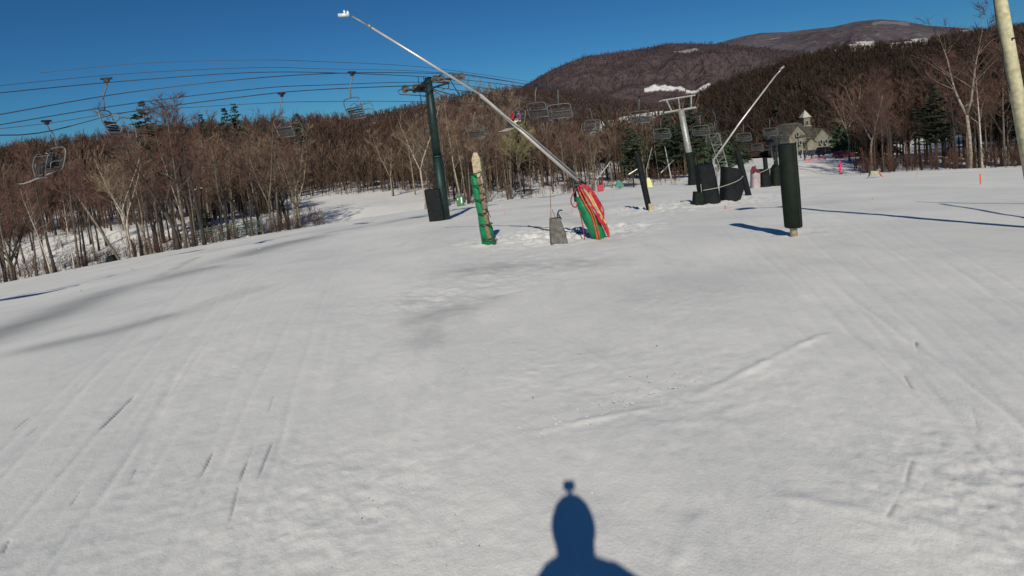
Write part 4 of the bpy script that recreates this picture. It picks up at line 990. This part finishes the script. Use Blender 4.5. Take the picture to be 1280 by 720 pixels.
b = MB(); b.tube(catmull([Vector((q_.x, q_.y, q_.z + .03)) for q_ in (ground_pix(660, 283), ground_pix(672, 286), ground_pix(690, 289), ground_pix(712, 291), ground_pix(735, 293))], 5), .022, 6)
tag(b.build('hose', M_dark(), origin=ground_pix(660, 283)), 'dark hose lying on the snow through the grey hydrant cover', 'hose')

# green padded wooden post
Dp = 18.6; pb_ = ground_at(608, Dp); ptop = P(592, 191, Dp)
gp = thing('padded_post', 'tall leaning wooden post with a bright green pad and rope ties', 'padded post', pb_)
b = MB(); ax_ = [pb_ + (ptop - pb_) * f + Vector((.05, 0, 0)) for f in (-.05, .3, .6, .93, 1.0)]
sq = [(-.14, -.10), (.13, -.12), (.15, .1), (-.12, .12)]
b.prism(sq, ax_[:1] + ax_[1:4] + [ax_[4]], [1.0, 1.03, .98, 1.0, .45]); b.build('post', M_wood(), gp)
b = MB(); vs, fs = slab([(588, 220), (590, 232), (593, 250), (597, 268), (599, 285), (603, 308)], [(595, 216), (600, 232), (603, 250), (608, 268), (616, 285), (620, 308)], Dp - .14, .10); b.add(vs, fs)
b.build('green_pad', M_green(), gp, smooth=True)
b = MB()
for k in range(4): b.box(P(600.5 + 3.4 * k, 232 + 20 * k, Dp - .30), (.12, .06, .50), Matrix.Rotation(-.16, 3, 'Y'), bev=.015)
b.build('batten', M_wood2(), gp)
b = MB()
for k, yy in enumerate((216, 231, 249, 266, 280, 298)):
    xx = 593 + (yy - 216) * .19; b.tube(catmull([P(xx - 4.5, yy + 1, Dp - .25), P(xx + 1, yy + 1, Dp - .40), P(xx + 7 + (3 if k > 3 else 0), yy - 1, Dp - .30), P(xx + 7.5, yy - 1, Dp + .1), P(xx - 4, yy + 1, Dp + .1), P(xx - 4.5, yy + 1, Dp - .25)], 3), .020, 6)
    b.tube([P(xx + 8, yy, Dp - .35), P(xx + 11, yy + 6, Dp - .35)], .012, 4)
b.build('rope_tie', mat('dark_rope', (.04, .03, .025)), gp)

def padded_post(label, px, py_top, px_top, D, r, mat_, wood_r=0., gap=0., name='padded_post', group=None, n=20):
    q_ = ground_at(px, D); t = P(px_top, py_top, D); o = thing(name, label, 'padded post', q_, group); axv = (t - q_)
    if wood_r: b = MB(); b.tube([q_ - Vector((0, 0, .3)), q_ + axv * .93], wood_r, 8); b.build('post', M_wood(), o, smooth=True)
    b = MB(); pts = [q_ + axv * f for f in (gap, gap + .01, .5, .985, 1.0)]
    if not gap: pts[0] = q_ - Vector((0, 0, .2))
    b.tube(pts, [r * .93, r, r * 1.04, r, r * .94], n); b.build('padding', mat_, o, smooth=True)
    return o, q_, axv
o_, q_, axv_ = padded_post('nearest thick black padded post with its bare wooden foot showing', 993, 180, 983.5, 13.1, .195, M_padg(), .085, .125)
b = MB(); b.tube([q_ + axv_ * .14 + Vector((.07, -.19, 0)), q_ + axv_ * .99 + Vector((.07, -.19, 0))], .012, 5); b.build('seam', mat('black_webbing', (.004, .004, .005)), o_)
padded_post('thin dark post leaning left in the trail between the snow guns', 812, 191, 796, 25.5, .13, M_pad(), .10, .0)
padded_post('leaning dark post right of the two big black pads', 936, 188, 921, 30., .15, M_pad(), .1, .0)
padded_post('short black post sticking up behind the two far black pads', 959, 197, 956, 46., .17, M_pad())
# pale foot of the leaning thin post
f_ = ground_at(812, 25.4); b = MB(); b.box(f_ + Vector((.05, -.12, .12)), (.22, .12, .5), bev=.02); tag(b.build('wooden_block', M_wood(), origin=f_), 'pale wooden block at the foot of the thin leaning post', 'block')
f_ = P(806, 225, 25.3); 
# second snow gun with pads
D2 = 27.
g2b = ground_at(893, D2); gun2 = thing('snow_gun', 'second snow gun with a thin pale boom rising to the right behind the black pads', 'snow gun', g2b)
b = MB(); b.tube(pth((892, 200, D2), (925, 153, D2), (969, 95, D2)), [.05, .04, .032], 8); b.tube(pth((969, 95, D2), (979, 84, D2)), .025, 8); b.build('boom', mat('pale_aluminium', (.55, .53, .50)), gun2, smooth=True)
b = MB(); b.tube(pth((975, 87, D2), (980, 83, D2)), .05, 8); b.build('nozzle_head', M_galv(), gun2, smooth=True)
b = MB(); b.tube([g2b - Vector((0, 0, .2)), P(892, 198, D2)], .07, 8); b.tube(pth((892, 203, D2), (898, 214, D2)), .05, 6); b.tube(pth((896, 205, D2), (896, 228, D2)), .03, 6); b.build('stand', M_galv(), gun2, smooth=True)
def pad(label, L, R, D, m_, dep=.35, name='crash_pad'):
    """free-standing pad given by its left and right outline, bottom row snapped to the snow"""
    L = list(L); R = list(R)
    b = MB(); vs = []; fs = []; n = 9
    rows = list(zip(L, R))
    for i, (a, c) in enumerate(rows):
        pa, pc = P(*a, D), P(*c, D)
        if i == 0:
            pa.z = g(pa.x, D) - .15; pc.z = g(pc.x, D) - .15
        ce = pa.lerp(pc, .5); hw = (pc - pa) / 2
        for k in range(n * 2):
            t = 2 * PI * k / (2 * n); cx = math.copysign(abs(math.cos(t)) ** .55, math.cos(t)); sy = math.copysign(abs(math.sin(t)) ** .55, math.sin(t))
            vs.append(ce + hw * cx + Vector((0, dep * sy, 0)))
    m2_ = 2 * n
    for i in range(len(rows) - 1):
        for k in range(m2_): fs.append((i * m2_ + k, i * m2_ + (k + 1) % m2_, (i + 1) * m2_ + (k + 1) % m2_, (i + 1) * m2_ + k))
    fs.append(tuple(range(m2_ - 1, -1, -1))); fs.append(tuple((len(rows) - 1) * m2_ + k for k in range(m2_)))
    b.add(vs, fs); o = b.build(name, m_, origin=vs[0]); tag(o, label, 'pad'); return o
pad('tall black crash pad, left one of the big pair, in front of the galvanised tower', [(876, 252), (872, 235), (869, 207)], [(900, 249), (895, 228), (890, 205)], D2 - .3, M_pad(), .4)
pad('bulging black crash pad, right one of the big pair, by the second snow gun', [(902, 251), (901, 240), (902, 222), (902, 208)], [(921, 247), (928, 237), (925, 219), (926, 211)], D2 + .2, M_pad(), .4)
pad('small low black pad at the left foot of the big pair', [(865, 255), (867, 240)], [(880, 253), (879, 240)], D2 - .7, M_padg(), .25)
pad('black crash pad at the foot of the galvanised tower', [(860, 228), (861, 212)], [(875, 226), (872, 211)], 54, M_pad(), .4)
pad('far black pad, left one of the farther pair', [(949, 233), (949, 213)], [(963, 232), (960, 211)], 38., M_pad(), .35)
pad('far black pad, right one of the farther pair, with a peaked top', [(964, 231), (964, 212), (968, 206)], [(976, 230), (976, 211), (972, 206)], 38.5, M_padg(), .35)
# pink-white cover
pad('pale pinkish cover draped over a low gun beside the far black pads', [(938, 231), (939, 218), (942, 212)], [(949, 232), (949, 216), (946, 211)], 37.6, mat('pale_pink_cloth', (.34, .28, .30), .8, .2, 5), .3, 'gun_cover')
b = MB()
for a, c in (((939, 216), (941, 208)), ((943, 214), (944, 207)), ((945, 212), (950, 215)), ((940, 212), (945, 211)), ((941, 209), (943, 213))): b.tube(pth((*a, 37.2), (*c, 37.2)), [.09, .05], 6)
tag(b.build('hose', mat('dark_red_hose', (.12, .01, .02), .6), origin=P(939, 216, 37.2)), 'dark red hoses bunched on top of the pale pinkish cover', 'hoses')
# cords between pads, stakes
def cord(pts, r, mm, lab, nm='cord', cat='cord'):
    q_ = [P(*a) for a in pts]; b = MB(); b.tube(catmull(q_, 5), r, 5); tag(b.build(nm, mm, origin=q_[0]), lab, cat)
cord([(879, 238, D2 - .8), (900, 234, D2 - .8), (922, 226, D2 - .5), (929, 220, D2)], .012, mat('pale_cord', (.4, .42, .35)), 'thin pale cord strung across the two big black pads')
cord([(876, 230, D2 - .8), (877, 241, D2 - .8)], .012, mat('pale_cord', (.4, .42, .35)), 'short pale cord hanging above the small low black pad')
cord([(949, 216, 37.4), (960, 211, 37.4), (968, 200, 38)], .014, mat('pale_cord', (.4, .42, .35)), 'pale cord slanting above the farther black pads')
def stake(px, py, h, r, mm, lab, lean=0):
    q_ = ground_pix(px, py); b = MB(); k = h * q_.y / F; b.tube([q_ - Vector((0, 0, .05)), q_ + Vector((lean * k, 0, k))], r, 5); tag(b.build('stake', mm, origin=q_), lab, 'stake', 'small marker stakes in the snow')
PK = mat('pink_marker', (.75, .08, .15)); OR = mat('orange_marker', (.70, .16, .08))
stake(1226, 229, 12, .035, OR, 'orange stake near the right edge of the trail'); stake(1145, 222, 9, .012, OR, 'thin pinkish stake right of the small barrier', .3)
stake(907, 262, 5, .03, PK, 'short pink marker in front of the two big black pads'); stake(900.5, 240, 9, .05, PK, 'pink marker in the gap between the two big black pads')
stake(714, 266, 7, .014, PK, 'thin pink stick left of the red-hosed snow gun', .3); stake(632, 268, 6, .012, PK, 'faint pink stick right of the green padded post', -.3); stake(684, 266, 8, .010, PK, 'faint pinkish stick left of the hydrant cover', .2)
stake(1009, 214, 7, .012, mat('grey_marker', (.3, .3, .3)), 'thin grey stake near the black padded post'); stake(767, 246, 6, .015, OR, 'small reddish stake on the far edge of the trail'); stake(1091, 250, 3, .010, PK, 'tiny pink stub far right in the trail'); stake(860, 243, 4, .012, PK, 'tiny red stub left of the big black pads')

# red crate, teal cover, yellow pad, green bin along the far edge
De = 62.
q_ = ground_at(751, De); t = thing('marker_frame', 'small bright red box with an open frame on the far edge of the trail', 'box', q_)
b = MB(); b.box(q_ + Vector((0, 0, .32)), (.62, .45, .66), bev=.05); b.build('box', mat('bright_red_paint', (.42, .03, .06), .5, .2), t)
b = MB(); [b.tube([q_ + Vector((x, 0, .6)), q_ + Vector((x, 0, 1.35))], .035, 5) for x in (-.28, .28)]; b.tube([q_ + Vector((-.28, 0, 1.2)), q_ + Vector((.28, 0, 1.2))], .03, 5); b.build('frame', mat('dark_red_paint', (.25, .02, .03)), t)
q_ = ground_at(775, De + 1); b = MB(); b.prism([(-.5, -.3), (.45, -.3), (.5, .3), (-.45, .3)], [(q_.x, q_.y, q_.z + .3), (q_.x - .05, q_.y, q_.z + .75), (q_.x - .12, q_.y, q_.z + 1.0)], [1., .6, .25]); b.tube([q_, q_ + Vector((0, 0, .35))], .06, 6)
tag(b.build('teal_cover', mat('teal_cloth', (.03, .17, .14), .7, .2), origin=q_), 'small teal cover on a short post at the edge of the woods', 'cover')
q_ = ground_at(812, De - 2); t = thing('yellow_pad', 'narrow pale yellow pad on the far edge of the trail behind the leaning thin post', 'pad', q_)
b = MB(); b.prism([(-.26, -.15), (.26, -.15), (.26, .15), (-.26, .15)], [(q_.x + .03, q_.y, q_.z - .1), (q_.x - .03, q_.y, q_.z + .6), (q_.x - .1, q_.y, q_.z + 1.0)], [1.1, .85, .5]); b.build('pad', mat('pale_yellow_vinyl', (.55, .56, .24), .6, .1), t)
b = MB(); b.tube([q_ + Vector((-.1, .1, 0)), P(808, 212, De - 2), P(815, 184, De - 2)], [.06, .05, .03], 6); b.build('boom', M_galv(), t)
q_ = ground_at(576, 58); t = thing('green_bin', 'small green and white object at the trail edge right of the tall green tower', 'bin', q_)
b = MB(); b.box(q_ + Vector((0, 0, .5)), (.75, .5, 1.0), bev=.08); b.tube([q_ + Vector((-.2, 0, .9)), q_ + Vector((-.25, 0, 1.35))], .1, 6); b.build('body', mat('faded_green', (.03, .14, .06), .6, .4, 5), t)
b = MB(); b.box(q_ + Vector((.16, -.27, .62)), (.14, .04, .6), bev=.02); b.box(q_ + Vector((-.2, -.27, .75)), (.1, .04, .2), bev=.02); b.build('stripe', mat('white_marking', (.7, .72, .7)), t)
for (a, c, D, lab) in (((746, 224), (763, 202), 64, 'far thin boom slanting above the small red box'), ((839, 223), (831, 183), 66, 'thin pale upright pole before the dark evergreens'), ((826, 216), (842, 200), 66, 'thin pole slanting across the pale upright pole'), ((786, 218), (797, 211), 62, 'short thin pole slanting by the thin leaning post')):
    b = MB(); p0 = P(*a, D); b.tube([p0, P(*c, D)], [.07, .045], 6); tag(b.build('pole', mat('pale_aluminium', (.5, .5, .5)), origin=p0), lab, 'pole')
# small barrier on the right
q_ = ground_pix(1098, 222); Db = q_.y; t = thing('barrier', 'small low barrier with a tan board and orange legs', 'barrier', q_)
b = MB(); vs = [P(1088, 214, Db), P(1098, 214, Db), P(1103, 220, Db - .2), P(1090, 220, Db - .2)]; th_ = Vector((0, .06, .02)); b.add(vs + [v + th_ for v in vs], [(3, 2, 1, 0), (4, 5, 6, 7), (0, 1, 5, 4), (1, 2, 6, 5), (2, 3, 7, 6), (3, 0, 4, 7)]); b.build('board', mat('tan_board', (.30, .29, .2), .8, .2), t)
b = MB(); b.tube(pth((1098, 214, Db), (1107, 225, Db - .6)), .04, 5); b.build('leg', mat('orange_paint', (.7, .14, .10)), t)
b = MB(); b.tube(pth((1088, 214, Db), (1086, 221, Db)), .05, 5); b.build('leg', M_dark(), t); b = MB(); b.tube(pth((1087, 220, Db), (1077, 228, Db - 1)), .03, 5); b.build('leg', M_galv(), t)
# dark object at the left edge, net fence, floodlight
pad('black rounded pad at the trail edge among the leftmost trees', [(136, 333), (134, 326), (138, 319)], [(149, 331), (146, 322), (142, 318)], 57, M_pad(), .5)
fz = [ground_at(p_, 70) for p_ in (246, 262, 278, 296, 312, 330)]
t = thing('net_fence', 'low grey-green net fence with round white discs behind the left trail edge', 'fence', fz[0])
for f_ in fz: b = MB(); b.tube([f_, f_ + Vector((0, 0, 2.3))], .05, 6); b.build('post', M_galv(), t)
b = MB()
for a, c in zip(fz, fz[1:]):
    for k in range(6): z = .5 + k * .3; b.tube([a + Vector((0, -.06, z)), c + Vector((0, -.06, z + rnd.uniform(-.05, .05)))], .045, 4)
    for k in range(8): q_ = a.lerp(c, (k + .5) / 8); b.tube([q_ + Vector((0, -.06, .4)), q_ + Vector((0, -.06, 2.05))], .03, 4)
b.build('net', mat('grey_green_net', (.12, .16, .13), .9, .4, 3), t)
b = MB()
for px_, py_ in ((260, 305), (310, 296)): c = P(px_, py_, 69.6); b.tube([c, c + Vector((0, .05, 0))], .17, 12)
b.build('disc', mat('white_marking', (.7, .72, .7)), t)
q_ = ground_at(254, 72); t = thing('floodlight', 'dark pole with two white lamp heads among the trees on the left', 'floodlight', q_)
b = MB(); tp = P(251, 222, 72); b.tube([q_, tp], [.13, .09], 8); b.tube(pth((243, 238, 72), (255, 234, 72)), .06, 5); b.build('pole', M_dark(), t)
for a in ((244, 237), (251, 235)): b = MB(); b.box(P(*a, 71.7), (.42, .3, .17), Matrix.Rotation(-.15, 3, 'Y'), bev=.04); b.build('lamp_head', mat('white_enamel', (.8, .8, .8), .4), t)

# ------------------------------------------------------------------ wooden pole at the right and the gun outside the frame that throws shadows
wb = P(1304, 286, 11.2); wb.z = g(wb.x, wb.y) - .3
wt_ = P(1262, 66, 11.2); dirw = (wt_ - wb).normalized(); wt = wb + dirw * 6.3
t = thing('wooden_pole', 'leaning round wooden utility pole with a cable clipped along it, at the far right', 'pole', wb)
b = MB(); b.tube([wb, wb.lerp(wt, .5), wt], [.125, .115, .10], 14); b.build('shaft', mat('pale_greenish_wood', (.40, .38, .24), .8, .22, 9, 0, .5), t, smooth=True)
b = MB(); b.tube(catmull([wb.lerp(wt, f) + Vector((-.14 - .025 * (k % 2), -.02, 0)) for k, f in enumerate((.5, .57, .63, .7, .78, .9))], 4), .012, 5); b.build('conduit', M_dark(), t)
b = MB(); c = wb.lerp(wt, .66); b.tube([c + Vector((0, -.15, 0)), c + Vector((0, -.10, 0))], .02, 6); b.build('bolt', M_dark(), t)
b = MB(); b.tube([wt + Vector((0, 0, -.1)), wt + Vector((-.9, .2, .1))], .04, 6); b.box(wt + Vector((-1.1, .2, .1)), (.7, .4, .18), bev=.05); b.box(wt + Vector((.4, 0, -.1)), (.6, .35, .2), bev=.05); b.build('lamp_arm', M_galv(), t)
def lift_(px, py, h): q_ = ground_pix(px, py); return q_ - SUN * (h / -SUN.z)
s0, s1 = lift_(1145, 252, 5.2), lift_(1470, 253, 1.8); foot = Vector((s1.x + .2, s1.y, g(s1.x + .2, s1.y) - .2))
t = thing('snow_gun', 'snow gun outside the picture on the right, seen only by the forked shadow it throws', 'snow gun', foot)
b = MB(); b.tube([s1, s0], [.10, .05], 8); b.build('boom', M_galv(), t, smooth=True); b = MB(); b.tube([lift_(1176, 254, 4.7), lift_(1275, 273, 3.3), lift_(1340, 290, 2.0)], .06, 8); b.build('feed_pipe', M_galv(), t, smooth=True)
b = MB(); b.tube([foot, s1 + Vector((0, 0, .1))], .12, 8); b.tube([foot + Vector((-.3, 0, .5)), lift_(1340, 290, 2.0)], .06, 8); b.build('stand', M_dark(), t, smooth=True)

# ------------------------------------------------------------------ lodge, vehicles, houses on the hill
DLg = 225.
def gable(mbw, mbr, c, w, d, h, rh, yaw, over=.4):
    R = Matrix.Rotation(yaw, 3, 'Z'); c = Vector(c)
    def q3(x, y, z): return c + R @ Vector((x, y, z))
    mbw.add([q3(-w / 2, -d / 2, 0), q3(w / 2, -d / 2, 0), q3(w / 2, d / 2, 0), q3(-w / 2, d / 2, 0), q3(-w / 2, -d / 2, h), q3(w / 2, -d / 2, h), q3(w / 2, d / 2, h), q3(-w / 2, d / 2, h), q3(0, -d / 2, h + rh), q3(0, d / 2, h + rh)],
            [(0, 1, 5, 4), (1, 2, 6, 5), (2, 3, 7, 6), (3, 0, 4, 7), (4, 5, 8), (6, 7, 9), (0, 3, 2, 1)])
    o_ = over; e = o_ * rh / (w / 2)
    for s in (-1, 1):
        a = [q3(s * (w / 2 + o_), -d / 2 - o_, h - e), q3(s * (w / 2 + o_), d / 2 + o_, h - e), q3(0, d / 2 + o_, h + rh + .02), q3(0, -d / 2 - o_, h + rh + .02)]
        mbr.add(a + [v + Vector((0, 0, .3)) for v in a], [(0, 1, 2, 3), (4, 7, 6, 5), (0, 4, 5, 1), (2, 6, 7, 3), (1, 5, 6, 2), (0, 3, 7, 4)])
lb = ground_at(1003, DLg)
lodge = thing('lodge', 'large cream gabled lodge with grey-green roofs and a small cupola tower', 'building', lb)
wl, rf = MB(), MB(); px1 = DLg / F
def at(px, z=0): q_ = ground_at(px, DLg); return Vector((q_.x, q_.y, lb.z - 1 + z))
gable(wl, rf, at(987), 7.5, 12, 8.8, 4.0, .15); gable(wl, rf, at(1000) + Vector((0, 5, 0)), 22, 9, 8.5, 4.6, PI / 2 + .1)
gable(wl, rf, at(1014) + Vector((0, -3, 0)), 6.5, 10, 7.5, 3.2, .1); gable(wl, rf, at(1033) + Vector((0, -2, 0)), 10, 13, 4.8, 3.4, -.2); gable(wl, rf, at(1000) + Vector((0, -6, 0)), 3.2, 5, 6.2, 1.4, .1)
wl.box(at(1014, 8) + Vector((0, 3, 3.4)), (2.5, 2.5, 8)); wl.build('wall', mat('cream_clapboard', (.165, .16, .13), .8, .15, 1), lodge); rf.build('roof', mat('grey_green_shingle', (.055, .055, .045), .9, .25, 1), lodge)
b = MB(); c = at(1014, 15.2) + Vector((0, 3, 0)); b.prism([(-1.7, -1.7), (1.7, -1.7), (1.7, 1.7), (-1.7, 1.7)], [c, c + Vector((0, 0, 2.8))], [1, .03]); b.build('cupola_roof', mat('white_trim', (.36, .36, .31), .7), lodge); b = MB(); b.prism([(-1.5, -1.5), (1.5, -1.5), (1.5, 1.5), (-1.5, 1.5)], [c - Vector((0, 0, 3.6)), c - Vector((0, 0, 3.2))]); b.build('cornice', mat('white_trim', (.36, .36, .31)), lodge)
gw = mat('dark_window_glass', (.02, .025, .03), .15)
for (px_, zz, n_, y_) in ((984, 3.0, 3, -7.2), (984, 6.3, 3, -7.2), (987, 9.6, 1, -7.2), (1011.5, 3, 2, -9.2), (1011.5, 6, 2, -9.2), (1027, 3, 3, -9.8), (1014, 13, 1, 1.7)):
    for k in range(n_):
        c = at(px_, zz) + Vector((k * 1.9, y_, 0)); b = MB(); b.box(c, (.9, .12, 1.4)); w_ = b.build('window', gw, lodge); b = MB()
        for s in (-1, 1): b.box(c + Vector((s * .5, -.05, 0)), (.12, .12, 1.6)); b.box(c + Vector((0, -.05, s * .78)), (1.1, .12, .12))
        b.build('frame', mat('white_trim', (.6, .6, .52), .7), w_)
def car(px, D, yaw, label, col, L=4.6, Wd=1.8, H=1.6, name='parked_car'):
    q_ = ground_at(px, D); t = thing(name, label, 'car', q_); t.rotation_euler = (0, 0, yaw)
    def loc(mb, nm, m_, sm=False):
        me = bpy.data.meshes.new(nm); me.from_pydata(mb.v, [], mb.f); me.update(); me.materials.append(m_); o = bpy.data.objects.new(nm, me); COL.objects.link(o); o.parent = t; return o
    prof = [(-L / 2, .35), (-L / 2, .85), (-L / 2 + .15, .95), (-L * .38, H), (L * .12, H), (L * .26, .98), (L / 2 - .1, .85), (L / 2, .6), (L / 2, .35)]
    n = len(prof); vs = [(x, -Wd / 2 * (.86 if z > 1.2 else 1), z) for x, z in prof] + [(x, Wd / 2 * (.86 if z > 1.2 else 1), z) for x, z in prof]
    b = MB(); b.add(vs, [tuple(range(n)), tuple(range(2 * n - 1, n - 1, -1))] + [(k, n + k, n + (k + 1) % n, (k + 1) % n) for k in range(n)]); loc(b, 'body', col)
    b = MB(); [b.box((-.5, s * (Wd / 2 - .06), 1.2), (2.2, .06, .42)) for s in (-1, 1)]; loc(b, 'window', gw)
    for x in (-L * .3, L * .3):
        for s in (-1, 1): b = MB(); b.tube([(x, s * (Wd / 2 - .2), .34), (x, s * (Wd / 2 + .01), .34)], .34, 12); loc(b, 'wheel', M_dark())
    for s in (-1, 1): b = MB(); b.box((L / 2 - .01, s * .6, .68), (.06, .35, .16)); loc(b, 'headlight', mat('white_enamel', (.8, .8, .8)))
car(1033, 150, .15, 'big black vehicle parked in front of the lodge', mat('black_car_paint', (.01, .01, .012), .35, .1), 5.2, 2., 2.2)
car(1056, 118, .1, 'dark maroon vehicle parked at the corner of the right-hand woods', mat('maroon_car_paint', (.12, .01, .03), .35, .1), 4.2, 1.8, 1.5)
car(1019, 165, .2, 'dark grey car left of the big black vehicle', mat('grey_car_paint', (.05, .05, .055), .35, .1))
for (px_, lab, D) in ((1002, 'low red netting panel, left of two, before the parked vehicles', 104), (1017, 'low red netting panel, right of two, before the parked vehicles', 106)):
    q_ = ground_at(px_ + 10, D); t = thing('safety_net', lab, 'netting', q_); b = MB(); b.box(q_ + Vector((0, 0, .35)), (1.5, .05, .3)); b.build('net', mat('pale_red_netting', (.5, .12, .15)), t); b = MB(); [b.tube([q_ + Vector((s, 0, 0)), q_ + Vector((s, 0, .75))], .05, 5) for s in (-.75, .75)]; b.build('stake', PK, t)
def far_house(h, px, tt, w, d, ht, label, yaw=0.):
    X, Y, Z = h.pt(px, tt); c = Vector((float(X), float(Y), float(Z) - 2)); t = thing('hill_house', label, 'building', c, None)
    a, b_ = MB(), MB(); gable(a, b_, c, d, w, ht + 2, d * .3, PI / 2 + yaw, .5); a.build('wall', mat('pale_house_wall', (.55, .54, .50), .8, .1, .3), t); b_.build('roof', mat('pale_roof', (.36, .35, .34), .9, .1, .3), t)
    for k in range(int(w / 6)):
        bb = MB(); bb.box(c + Matrix.Rotation(yaw, 3, 'Z') @ Vector((-w / 2 + 3.5 + k * 6, -d / 2 - .1, ht * .6 + 2)), (2.0, .3, 2.2)); bb.build('window', gw, t)
far_house(hr, 1067, .97, 16, 12, 9, 'leftmost white house of the cluster on the right ridge'); far_house(hr, 1076, .985, 18, 12, 11, 'middle white house of the cluster on the right ridge', .2); far_house(hr, 1086, .98, 14, 11, 10, 'right white house of the cluster on the right ridge', -.2)
far_house(hr, 1128, .99, 44, 12, 6, 'long low white building on the ridge right of the house cluster'); far_house(hr, 1148, 1.0, 22, 12, 9, 'short white building at the right end of the long low one')
far_house(hr, 1208, .97, 18, 12, 9, 'small white house on the ridge behind the tallest pale tree'); far_house(hr, 1048, .93, 10, 9, 6, 'tiny white house downhill of the ridge cluster')

# ------------------------------------------------------------------ light
w = bpy.data.worlds.new('World'); scene.world = w; w.use_nodes = True; nt = w.node_tree
sky = nt.nodes.new('ShaderNodeTexSky'); sky.sky_type = 'NISHITA'; sky.sun_disc = False
el = math.asin(-SUN.z); azm = math.atan2(-SUN.x, -SUN.y)      # azimuth of the sun measured from +Y towards +X
sky.sun_elevation = el; sky.sun_rotation = azm
sky.altitude = 300; sky.air_density = .8; sky.dust_density = .1; sky.ozone_density = 6
bg = nt.nodes['Background']; bg.inputs['Strength'].default_value = .05
vm = nt.nodes.new('ShaderNodeVectorMath'); vm.operation = 'MULTIPLY'; vm.inputs[1].default_value = (.33, .78, 1.0)
nt.links.new(sky.outputs[0], vm.inputs[0]); nt.links.new(vm.outputs[0], bg.inputs['Color'])
sl = bpy.data.lights.new('sun', 'SUN'); so = bpy.data.objects.new('sun', sl); COL.objects.link(so)
sl.energy = 4.35; sl.angle = math.radians(.53); sl.color = (1, .925, .79); so.rotation_euler = SUN.to_track_quat('-Z', 'Y').to_euler()
vs_ = scene.view_settings; vs_.view_transform = 'Standard'; vs_.look = 'None'; vs_.gamma = 1; vs_.use_curve_mapping = False; vs_.exposure = 0
scene.cycles.use_denoising = True
scene.cycles.max_bounces = 5; scene.cycles.diffuse_bounces = 2
print('SUN el', math.degrees(el), 'az', math.degrees(azm), 'objs', len(bpy.data.objects))
